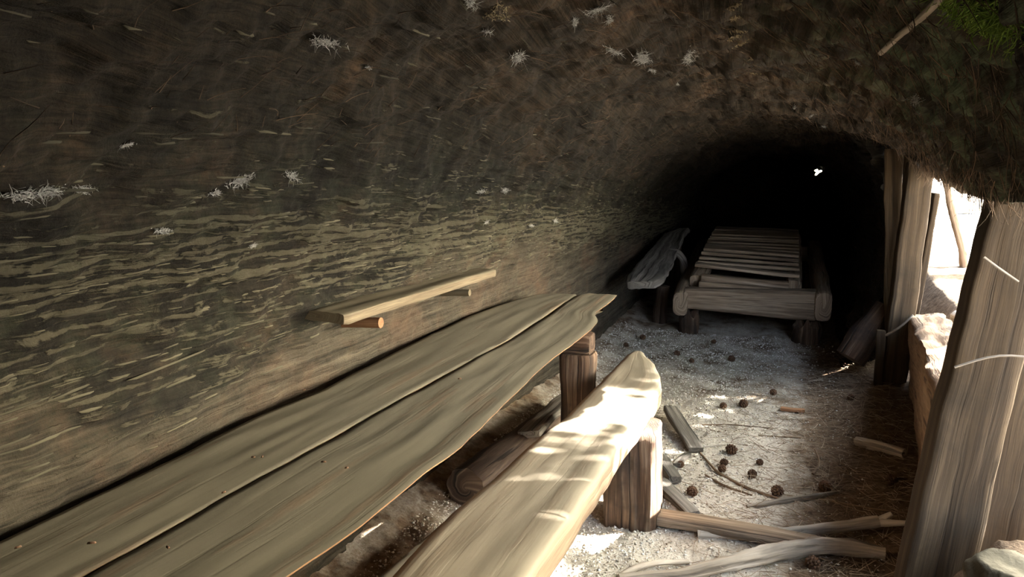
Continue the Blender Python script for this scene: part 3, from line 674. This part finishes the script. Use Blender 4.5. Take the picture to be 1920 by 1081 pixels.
# near post
Y2 = 2.02
bl2, br2, tl, tr = ony(1692, 1081, Y2), ony(1832, 1081, Y2), ony(1868, 372, Y2), ony(1986, 372, Y2)
dn = Vector(((bl2.x-tl.x)*.28, 0, -.30)); 
o = board('door_post', [(bl2+dn, br2+dn, .12), (bl2, br2, .12), ((bl2+tl)/2+Vector((-.004, 0, 0)), (br2+tr)/2, .115), (tl+Vector((.01, 0, .08)), tr+Vector((.01, 0, .08)), .11)], M['post'], seed=4.5, nw=16, nt=6, r=.22, jit=.005, edge=.006, grain=14.)
tag(o, 'wide leaning timber post nearest the camera, stained and cracked', 'post'); origin_to(o, ((bl2.x+br2.x)/2, Y2, 0))
o = board('wing_board', [(ony(1790, 1010, 2.15)+Vector((0, 0, -.2)), ony(1970, 1010, 2.15)+Vector((0, 0, -.2)), .05), (ony(1845, 800, 2.15), ony(2010, 800, 2.15), .05), (ony(1893, 640, 2.15), ony(2050, 640, 2.15), .05), (ony(1914, 560, 2.15), ony(2080, 560, 2.15), .05), (ony(1922, 300, 2.15), ony(2090, 300, 2.15), .05)], M['post'], seed=6.6, nw=10)
tag(o, 'brown board behind the near post at the right edge', 'board')

# rock at the lower right
def rock(name, c, r, seed, label):
    bm = bmesh.new(); bmesh.ops.create_icosphere(bm, subdivisions=5, radius=1)
    v = np.array([w.co[:] for w in bm.verts]); q = 1+.28*fbm(v*1.3+seed, 4)
    v = v*q[:, None]; v[:, 2] = np.clip(v[:, 2], -.5, .62+.08*fbm(v*2+seed+3, 3)); v = v*np.array(r)
    for w, x in zip(bm.verts, v): w.co = x
    me = bpy.data.meshes.new(name); bm.to_mesh(me); bm.free(); me.polygons.foreach_set('use_smooth', [True]*len(me.polygons))
    o = link(name, me, M['stone']); o.location = c; return tag(o, label, 'rock')
p = ony(1995, 1135, 1.25)
rock('granite_rock', (p.x, p.y, p.z-.06), (.13, .15, .115), 2.2, 'pale granite rock on the soil bank in the lower right corner')

# ------------------------------------------------------------------ outside: trunks, bleached log, branch, added sun-blocking trees
def trunk(x, y, r, h, label, seed):
    z0 = .38
    o = tube('tree_trunk', [(x, y, z0-.3), (x, y, z0+.4), (x+.02, y, z0+h*.5), (x+.05, y+.03, z0+h)], [r*1.18, r*1.02, r*.9, r*.78], M['trunk'], m=40, rough=.10, seed=seed, freq=.8, step=.12)
    tag(o, label, 'tree'); origin_to(o, (x, y, z0)); return o
def sun_block_tree(x, y, rx, ry, rz, zc, n, label):  # unseen trees added so the sun enters the doorway only in patches
    t = empty('sun_block_tree', (x, y, .42), label, 'tree')
    tube('trunk', [(x, y, .2), (x+.02, y, 1.6), (x, y, zc+rz*.6)], [.09, .075, .03], M['trunk'], t, m=12, rough=.1, seed=y)
    u = RNG.normal(size=(n, 3)); u /= np.linalg.norm(u, axis=1)[:, None]; r_ = RNG.random(n)**(1/2.4)
    P = u*r_[:, None]*np.array([rx, ry, rz]); P *= (1+.12*fbm(u*2.2+y, 2))[:, None]; P += np.array([x, y, zc])
    a = RNG.normal(size=(n, 3)); a /= np.linalg.norm(a, axis=1)[:, None]; b = np.cross(a, RNG.normal(size=(n, 3))); b /= np.linalg.norm(b, axis=1)[:, None]
    L = RNG.uniform(.035, .06, n)[:, None]; W = L*.55
    q = np.stack([P-a*L, P+b*W, P+a*L, P-b*W], 1).reshape(-1, 3)
    link('foliage', mesh_from('foliage', q, np.arange(4*n).reshape(-1, 4), None, False), M['leaf'], t)['kind'] = 'stuff'
    for k in range(5):
        an = k*1.3; tube('bough', [(x, y, zc-rz*.4+.12*k), (x+rx*.7*math.cos(an), y+ry*.7*math.sin(an), zc-rz*.2+.14*k)], [.03, .012], M['trunk'], t, m=8)
    return t
sun_block_tree(3.6, 4.98, .6, .90, .85, 2.85, 5200, 'added sun-blocking leafy tree outside, level with the middle of the doorway')
sun_block_tree(3.6, 2.88, .6, .90, .85, 2.85, 5200, 'added sun-blocking leafy tree outside, level with the near post')
sun_block_tree(3.6, 1.15, .6, .86, .8, 3.15, 5200, 'added sun-blocking leafy tree outside, right of the camera')
sun_block_tree(3.7, 6.82, .6, .85, .8, 3.15, 5200, 'added sun-blocking leafy tree outside, farthest along the log')
o = tube('bleached_log', [(2.4, 9.4, .95), (1.5, 9.0, .95), (.9, 8.7, .85)], [.22, .2, .18], M['pale_log'], m=24, rough=.1, freq=2.)
tag(o, 'sun bleached fallen log on the ground outside the doorway', 'log')
a, b = ony(1772, 330, 6.2), ony(1806, 470, 6.2)
o = tube('leaning_branch', [a+Vector((-.03, 0, .3)), a, (a+b)/2+Vector((-.01, 0, 0)), b, b+Vector((.06, 0, -.35))], [.02, .022, .026, .03, .03], M['twig'], m=10, rough=.2)
tag(o, 'dark leaning branch outside in the glare of the doorway', 'branch')

# ------------------------------------------------------------------ debris on the floor
def on_floor(px, py, lift=0.): 
    p = onz(px, py, 0.)
    for _ in range(6): p = onz(px, py, zat(p.x, p.y)+lift)
    return p
def scrap(px, w, t, mat, label, cat='board', seed=0., lift=None, name='scrap_board', raise_=(0, 0)):
    P = [on_floor(x, y, t+.006) for x, y in px]; st = []
    for k, p in enumerate(P):
        q = P[min(k+1, len(P)-1)]-P[max(k-1, 0)]; q.z = 0; q.normalize(); s = Vector((q.y, -q.x, 0))*w/2
        p = p+Vector((0, 0, raise_[0]+(raise_[1]-raise_[0])*k/(len(P)-1)))
        st.append((p-s, p+s, t))
    o = board(name, st, mat, None, nw=6, nt=3, seed=seed, jit=.004, edge=.004, step=.02)
    origin_to(o, P[0]); return tag(o, label, cat)
scrap([(1256, 770), (1282, 806), (1306, 838)], .07, .025, M['grey'], 'grey grooved board scrap just right of the bench end', seed=1., raise_=(.03, 0))
scrap([(1240, 850), (1252, 872), (1266, 892)], .055, .03, M['grey'], 'short broken grey wood scrap beside the bench post', seed=2.)
scrap([(1236, 896), (1262, 922), (1300, 958)], .06, .025, M['grey'], 'flat grey board scrap between bench post and long board', seed=3.)
scrap([(1232, 958), (1340, 975), (1440, 992), (1538, 1012)], .075, .04, M['bed'], 'long narrow brown board lying on the gravel right of the bench post', seed=4., name='long_board')
scrap([(1464, 762), (1486, 765), (1508, 766)], .035, .015, M['chip'], 'bright orange wood chip on the brown floor', 'wood chip', 5., name='wood_chip')
scrap([(1268, 868), (1280, 855), (1290, 848)], .035, .012, M['grey'], 'small pale wood sliver beside the broken grey scrap', 'wood chip', 7., name='wood_sliver')
def stick(px, rad, mat, label, cat='stick', name='stick', lifts=None, parent=None, seed=0., m=8, rough=.2, freq=9., step=.02):
    P = []
    for k, (x, y) in enumerate(px):
        r_ = rad if isinstance(rad, (int, float)) else rad[k]
        P.append(on_floor(x, y, r_*.8+(lifts[k] if lifts else 0)))
    o = tube(name, P, rad, mat, parent, m=m, rough=rough, seed=seed, freq=freq, step=step)
    if parent is None: origin_to(o, P[0]); tag(o, label, cat)
    return o
br = empty('forked_branch', on_floor(1500, 992), 'bleached white branch with a forked end lying across the floor', 'branch')
stick([(1308, 1000), (1420, 1004), (1520, 992), (1600, 984), (1648, 976)], [.014, .018, .019, .019, .020], M['branch'], '', name='stem', parent=br, m=12, lifts=[0, 0, .01, .015, .02])
stick([(1644, 978), (1660, 968), (1672, 962)], [.016, .012, .008], M['branch'], '', name='fork', parent=br, lifts=[.02, .035, .05])
stick([(1644, 978), (1670, 982), (1700, 980)], [.016, .012, .009], M['branch'], '', name='fork', parent=br, lifts=[.02, .02, .03])
stick([(1160, 1084), (1280, 1076), (1380, 1052), (1470, 1030), (1540, 1022), (1600, 1026), (1660, 1036)], [.016, .022, .026, .028, .028, .024, .018], M['root'], 'thick gnarled bark covered root in the foreground', 'root', 'gnarled_root', m=14, rough=.35, lifts=[0, 0, .005, .01, .015, .01, 0])
stick([(1164, 1080), (1190, 1062), (1230, 1054), (1290, 1052)], [.010, .011, .010, .007], M['root'], 'short curved grey stick in the foreground below the bench', seed=3., lifts=[0, .012, .015, 0])
stick([(1606, 826), (1650, 836), (1696, 850)], [.020, .022, .019], M['root'], 'stubby bark covered stick near the doorway sill', 'stick', m=12, rough=.25, seed=5.)
stick([(1310, 845), (1345, 885), (1400, 915), (1470, 937)], [.004, .006, .007, .004], M['twig'], 'long thin twig curving beside the small cones', 'twig', 'twig', seed=2.)
stick([(1322, 890), (1360, 912), (1410, 928)], [.005, .006, .004], M['twig'], 'short thin twig left of the long curving twig', 'twig', 'twig', seed=4.)
stick([(1316, 796), (1370, 795), (1440, 802)], .003, M['twig'], 'straight pale twig on the sand behind the grooved scrap', 'twig', 'twig')
stick([(1280, 838), (1320, 838), (1360, 834)], .004, M['branch'], 'pale straw twig touching the cone near the grooved scrap', 'twig', 'twig')
stick([(1422, 816), (1460, 818), (1500, 820)], .003, M['twig'], 'thin straw twig lying on the brown soil', 'twig', 'twig')
stick([(1528, 842), (1540, 870), (1524, 888)], [.003, .005, .006], M['twig'], 'thin dark bent twig standing out on the brown floor', 'twig', 'twig', lifts=[.03, .01, 0])
stick([(1400, 948), (1470, 938), (1550, 926), (1580, 920)], [.006, .012, .010, .005], M['root'], 'fibrous grey bark strip among the needles', 'bark strip', 'bark_strip')
stick([(1560, 940), (1620, 950), (1700, 962)], .0035, M['twig'], 'slender twig running towards the near post', 'twig', 'twig')
stick([(1636, 1024), (1660, 1008), (1686, 990)], .004, M['twig'], 'slanting twig below the forked branch', 'twig', 'twig')

# cones
def cone_mesh(k):
    V_, F_ = [], []
    rn = random.Random(k)
    L, Rr = .050, .026; nrow = 8
    for i in range(nrow):
        t_ = (i+.5)/nrow; zc = (t_-.5)*L; rad = Rr*math.sin(math.pi*(.12+.80*t_))**.8; nn = 6 if 0 < i < nrow-1 else 4
        for j in range(nn):
            a0 = 2*math.pi*(j+.5*(i % 2))/nn; w_ = math.pi/nn*.94; h_ = L/nrow*.62; ro = rad*(1+.10*rn.random())
            b0 = len(V_)
            for da, dz, rr in ((-w_, 0, .86), (0, h_, .9), (w_, 0, .86), (0, -h_, .86)):
                V_.append((rad*rr*math.cos(a0+da), rad*rr*math.sin(a0+da), zc+dz))
            V_.append((ro*1.02*math.cos(a0), ro*1.02*math.sin(a0), zc-.001)); V_.append((0, 0, zc))
            F_ += [(b0, b0+3, b0+4), (b0+3, b0+2, b0+4), (b0+2, b0+1, b0+4), (b0+1, b0, b0+4), (b0, b0+1, b0+5), (b0+1, b0+2, b0+5), (b0+2, b0+3, b0+5), (b0+3, b0, b0+5)]
    me = mesh_from('cone', np.array(V_), np.array(F_), None, False); me.materials.append(M['cone']); return me
CM = [cone_mesh(k) for k in range(3)]
cones = [(1371, 842, 1.15, 'largest brown cone, on the bright gravel right of the grooved scrap'), (1358, 866, .8, 'small cone just below the largest cone'), (1354, 878, .8, 'grey cone in the pair below the largest cone'),
 (1276, 870, .7, 'small cone beside the broken grey scrap'), (1298, 921, 1.0, 'brown cone above the long narrow board'), (1240, 925, .8, 'pale cone against the bench post'),
 (1411, 888, .9, 'cone beside the long curving twig'), (1458, 920, 1.1, 'dark cone at the end of the long curving twig'), (1548, 912, 1.2, 'dark cone among needles in the middle of the brown floor'),
 (1672, 898, 1.0, 'dark cone close to the near post'), (1524, 1056, 1.1, 'dark cone under the gnarled root'), (1394, 756, 1.1, 'dark cone on the sand past the bench end'), (1372, 672, 1.1, 'dark cone in front of the bed'), (1205, 632, 1.0, 'cone on the sand beside the left wall'),
 (1174, 646, .8, 'small cone at the foot of the left wall'), (1270, 662, 1.0, 'dark cone on the sand in front of the splintered bed leg'), (1297, 676, .8, 'small cone beside the dark cone before the bed leg'), (1356, 760, .9, 'flattened dark cone past the end of the bench'),
 (1450, 735, .9, 'cone on the brown floor between bed and door'), (1596, 745, .9, 'cone on the brown soil near the far post'), (1338, 640, .8, 'small cone in the shadow under the bed front'), (1425, 866, .7, 'tiny cone at the edge of the bright gravel')]
for k, (x, y, s, lb) in enumerate(cones):
    p = on_floor(x, y, .016*s); o = bpy.data.objects.new('conifer_cone', CM[k % 3]); COL.objects.link(o)
    o.location = p; o.scale = (s*.85,)*3; o.rotation_euler = (math.radians(random.uniform(60, 110)), random.uniform(-.3, .3), random.uniform(0, 6.3))
    tag(o, lb, 'cone', 'cones scattered on the log floor')

# bark chips on the dusty table top
chips = [(492, 856, 'larger of two dark bark chips close together on the back table plank'), (475, 857, 'smaller of two dark bark chips close together on the back table plank'), (570, 731, 'lone dark speck of bark on the back plank near the log wall'), (607, 866, 'dark bark chip lying crosswise in the middle of the front table plank'), (650, 877, 'long slanting dark bark chip beside the crosswise chip on the front plank'), (420, 923, 'bark chip resting on the seam between the table planks'), (315, 1026, 'slanting bark chip on the front plank at the bottom of the picture'), (172, 1018, 'tiny bark speck on the near part of the back plank'), (34, 1026, 'leftmost bark chip at the near corner of the table'), (862, 710, 'farthest bark chip, near the splintered end of the table')]
for k, (x, y, clb) in enumerate(chips):
    p = onz(x, y, TZ+.004); L_ = random.uniform(.004, .009); me = mesh_from('bark_chip', np.array([(-L_, -.002, 0), (L_*.8, -.0015, 0), (L_, .002, 0), (-L_*.9, .0022, 0), (-L_*.8, -.001, .003), (L_*.7, -.001, .0025), (L_*.8, .001, .003), (-L_*.7, .0012, .0025)]), np.array([(0, 1, 5, 4), (1, 2, 6, 5), (2, 3, 7, 6), (3, 0, 4, 7), (4, 5, 6, 7), (3, 2, 1, 0)]), None, False)
    o = link('bark_chip', me, M['cone']); o.location = p; o.rotation_euler.z = random.uniform(0, 3.1); tag(o, clb, 'bark chip', 'bark chips on the table')

# ------------------------------------------------------------------ loose stuff: gravel, needles, flakes, fibres
OCT_V = np.array([(1, 0, 0), (-1, 0, 0), (0, 1, 0), (0, -1, 0), (0, 0, 1), (0, 0, -1)], float)
OCT_F = np.array([(0, 2, 4), (2, 1, 4), (1, 3, 4), (3, 0, 4), (2, 0, 5), (1, 2, 5), (3, 1, 5), (0, 3, 5)])
def gravel(n):
    y = 1.3+4.2*RNG.random(n)**1.2; x = RNG.uniform(-1.15, .35, n)
    keep = RNG.random(n) < np.clip(1.15-(x-(-.45+.10*(y-3.)))/.5, .12, 1); x, y = x[keep], y[keep]; n = len(x)
    s = .0022+.0045*RNG.random(n)**2.5; V_ = OCT_V[None]*(s[:, None, None]*RNG.uniform(.6, 1.3, (n, 6, 1)))
    a = RNG.uniform(0, 6.28, n); ca, sa = np.cos(a)[:, None], np.sin(a)[:, None]
    vx = V_[:, :, 0]*ca-V_[:, :, 1]*sa; vy = V_[:, :, 0]*sa+V_[:, :, 1]*ca
    z = floor_z(x, y)+.004*fbm(np.stack([x*40, y*40, 0*x], 1), 2)
    P = np.stack([vx+x[:, None], vy+y[:, None], V_[:, :, 2]*.8+z[:, None]+s[:, None]*.35], 2)
    Fq = (OCT_F[None]+6*np.arange(n)[:, None, None]).reshape(-1, 3)
    o = link('gravel', mesh_from('gravel', P.reshape(-1, 3), Fq, None, False), M['pebble'])
    return tag(o, 'loose pale granite grit scattered over the floor', 'gravel', None, 'stuff')
gravel(42000)
def strands(name, P0, D, L, W, mat, parent=None, curl=.25, seg=3, up=None):
    """thin three sided curved strands: start points, directions, lengths, widths."""
    n = len(P0); D = D/np.linalg.norm(D, axis=1)[:, None]
    sd_ = np.cross(D, RNG.normal(size=(n, 3))); sd_ /= np.linalg.norm(sd_, axis=1)[:, None]; bn = np.cross(D, sd_)
    cv = RNG.normal(size=(n, 1))*curl; pts = []
    for k in range(seg+1):
        t_ = k/seg; c = P0+D*(L*t_)[:, None]+sd_*(cv*L[:, None]*t_*t_)
        w = (W*(1-.7*t_))[:, None]
        for a in (0, 2.09, 4.19): pts.append(c+w*(sd_*math.cos(a)+bn*math.sin(a)))
    Vv = np.stack(pts, 1).reshape(-1, 3); m = 3*(seg+1); q = []
    for k in range(seg):
        for j in range(3): q.append((3*k+j, 3*k+(j+1) % 3, 3*k+3+(j+1) % 3, 3*k+3+j))
    Fq = (np.array(q)[None]+m*np.arange(n)[:, None, None]).reshape(-1, 4)
    return link(name, mesh_from(name, Vv, Fq, None, False), mat, parent)
def needles(n):
    y = 1.5+3.4*RNG.random(n)**1.3; x = -.12+.02*(y-3)+RNG.normal(.34, .24, n); k = (x < .75) & ((y > 2.2) | (x < .2))
    x, y = x[k], y[k]; z = floor_z(x, y)+.004; n = len(x); a = RNG.uniform(0, 6.28, n)
    D = np.stack([np.cos(a), np.sin(a), RNG.uniform(-.05, .22, n)], 1)
    o = strands('dry_needles', np.stack([x, y, z], 1), D, RNG.uniform(.03, .12, n), RNG.uniform(.0008, .0018, n), M['needle'])
    return tag(o, 'dry conifer needles and fine twigs strewn near the doorway', 'needles', None, 'stuff')
needles(4600)
# weathered slivers standing proud of the charred wall
Vg = V; Ng = N
def flakes():
    n = 1500; me_all_V, me_all_F = [], []; cnt = 0; singles = []
    pl = pale.reshape(len(ys), NS); rd = ridge.reshape(len(ys), NS)
    tries = 0
    while cnt < n and tries < 60000:
        tries += 1
        i = random.randrange(60, len(ys)-150); j = random.randrange(60, 240)
        if pl[i, j] > .75 or rd[i, j] < .05: continue
        s = ss[j]; y = ys[i]
        if y > 6.5: continue
        dens = .25+.75*math.exp(-((base[i, j, 2]-(1.02-.03*y))/.14)**2)
        if random.random() > dens*(.45 if s > .5 else 1): continue
        p = Vector(Vg[i, j]); nv = Vector(Ng[i, j]); ty = Vector(base[min(i+1, len(ys)-1), j]-base[i-1, j]).normalized(); tz = ty.cross(nv).normalized()
        L = random.uniform(.015, .05)*(1+2.2*random.random()**4); h = random.uniform(.0008, .0022)*(1+.8*random.random()**3); th = random.uniform(.002, .004)
        if s > .36: L *= .5; h *= .6
        ty = (ty+tz*random.uniform(-.08, .08)+nv*random.uniform(-.05, .05)).normalized()
        q = []
        for (a, b, c_) in ((-1, -1, -1), (1, -.6, -1), (.8, .7, -1), (-.9, 1, -1), (-.8, -.7, 1), (.9, -.4, .7), (.7, .5, .7), (-.7, .7, 1)):
            q.append(p+ty*(a*L*random.uniform(.85, 1.1))+tz*(b*h)+nv*(c_*th*random.uniform(.7, 1.1)))
        if L > .085 and h > .0014 and len(singles) < 120: singles.append(q); continue
        bq = len(me_all_V); me_all_V += [tuple(v) for v in q]
        me_all_F += [(bq, bq+1, bq+5, bq+4), (bq+1, bq+2, bq+6, bq+5), (bq+2, bq+3, bq+7, bq+6), (bq+3, bq, bq+4, bq+7), (bq+4, bq+5, bq+6, bq+7)]
        cnt += 1
    o = link('wood_flakes', mesh_from('wood_flakes', np.array(me_all_V), np.array(me_all_F), None, False), M['flake'], wall_left); tag(o, kind='stuff')
    BF = np.array([(0, 1, 5, 4), (1, 2, 6, 5), (2, 3, 7, 6), (3, 0, 4, 7), (4, 5, 6, 7)])
    for q in singles: link('wood_sliver', mesh_from('wood_sliver', np.array([tuple(v) for v in q]), BF, None, False), M['flake'], wall_left)
flakes()
def fibres():
    n = 11000; I = RNG.integers(40, len(ys)-170, n); J = RNG.integers(int(NS*.5), NS, n)
    k = RNG.random(n) < np.clip(.25+.75*(J/NS-.6)/.3, .2, 1); I, J = I[k], J[k]; n = len(I)
    P = Vg[I, J]; nv = Ng[I, J]; t2 = dsv[I, J]/np.linalg.norm(dsv[I, J], axis=1)[:, None]; t1 = dy[I, J]/np.linalg.norm(dy[I, J], axis=1)[:, None]
    D = nv*RNG.uniform(.05, .35, n)[:, None]+t2*RNG.uniform(.2, 1., n)[:, None]-t1*RNG.uniform(-.5, .7, n)[:, None]
    o = strands('bark_fibres', P, D, RNG.uniform(.02, .085, n), RNG.uniform(.0006, .0014, n), M['fiber'], ceiling, .3); tag(o, kind='stuff')
fibres()
# cobweb tufts and pale flakes on the log
webs = [(40, 362, .035), (85, 355, .03), (148, 356, .02), (450, 336, .035), (402, 360, .018), (545, 331, .028), (300, 432, .02), (470, 460, .012), (610, 76, .03), (880, 4, .03), (915, 56, .025), (972, 103, .04), (1122, 14, .04), (1142, 34, .02), (1150, 92, .03), (1205, 106, .04), (1292, 104, .04), (1075, 40, .025), (910, 415, .015), (995, 424, .012), (1040, 415, .015), (900, 358, .015), (945, 355, .02), (1270, 155, .01), (1718, 186, .03), (1610, 115, .02), (1520, 215, .012), (1492, 200, .012), (1545, 235, .012), (1225, 130, .02), (230, 268, .015), (690, 125, .01)]
def web(px, py, r):
    p, nv = hit(px, py)
    if p is None: return
    r *= p.length/2.2 if p.length > 1.2 else .6
    n = int(80+r*2600); nv = np.array(nv); ex = np.array([0, 1., 0])+RNG.normal(0, .12, 3); ez = np.cross(nv, ex); ez /= np.linalg.norm(ez)
    a = RNG.normal(size=(n, 2))*np.array([.55, .15])
    P = np.array(p)+nv*.006+(a[:, :1]*ex+a[:, 1:]*ez)*r
    D = ex*RNG.normal(0, 1, (n, 1))+ez*RNG.normal(0, .35, (n, 1))+nv*RNG.normal(.05, .12, (n, 1))
    strands('cobweb', P, D, r*RNG.uniform(.1, .45, n)*(1+.8*(RNG.random(n) < .12)), RNG.uniform(.0003, .0008, n)*(1+r*9), M['web'], wall_left if py > 250 else ceiling, .6, 2)
for w_ in webs: web(*w_)

# pale resin streak, moss clump and a root on the near ceiling
def clump(name, pts, r, n, mat, L, W, spread=(1, 1), parent=ceiling):
    for (px, py) in pts:
        p, nv = hit(px, py)
        if p is None: continue
        nv = np.array(nv); ex = np.array([0, 1., 0]); ez = np.cross(nv, ex); ez /= np.linalg.norm(ez)
        a = RNG.normal(size=(n, 2))*.5*np.array(spread)
        P = np.array(p)-nv*.002+(a[:, :1]*ex+a[:, 1:]*ez)*r
        D = nv*RNG.uniform(.2, 1., (n, 1))+RNG.normal(0, .6, (n, 3))
        strands(name, P, D, L*RNG.uniform(.5, 1.2, n), W*RNG.uniform(.6, 1.2, n), mat, parent, .4, 2)
clump('moss_clump', [(1800, 8), (1832, 22), (1866, 6)], .07, 420, M['moss'], .022, .0016)
clump('resin_flake', [(1382, 12), (1386, 34), (1390, 58), (1394, 80), (1408, 112), (1412, 138), (1380, 70), (950, 22), (935, 12), (930, 30)], .024, 110, M['resin'], .007, .0022)
P_ = []
for x, y in ((1655, 95), (1690, 62), (1725, 30), (1765, -8), (1800, -40)):
    p, nv = hit(x, y)
    if p is not None: P_.append(p+nv*.006)
if len(P_) > 2: tube('root', P_, .006, M['root'], ceiling, m=8, rough=.2)
# hanging rootlets at the doorway
for pts, lb in (([(1662, 628, 4.3), (1690, 612, 4.2), (1712, 590, 4.2)], 'pale rootlet at the far post above the sill'), ([(1790, 688, 1.98), (1850, 668, 1.96), (1895, 662, 1.95), (1920, 668, 1.95)], 'pale rootlet across the near post'), ([(1845, 482, 1.97), (1880, 510, 1.95), (1910, 528, 1.95)], 'short pale rootlet high on the near post')):
    o = tube('rootlet', [ony(*q) for q in pts], .0028 if pts[0][2] < 3 else .006, M['root'], m=6, rough=.2); tag(o, lb, 'root')
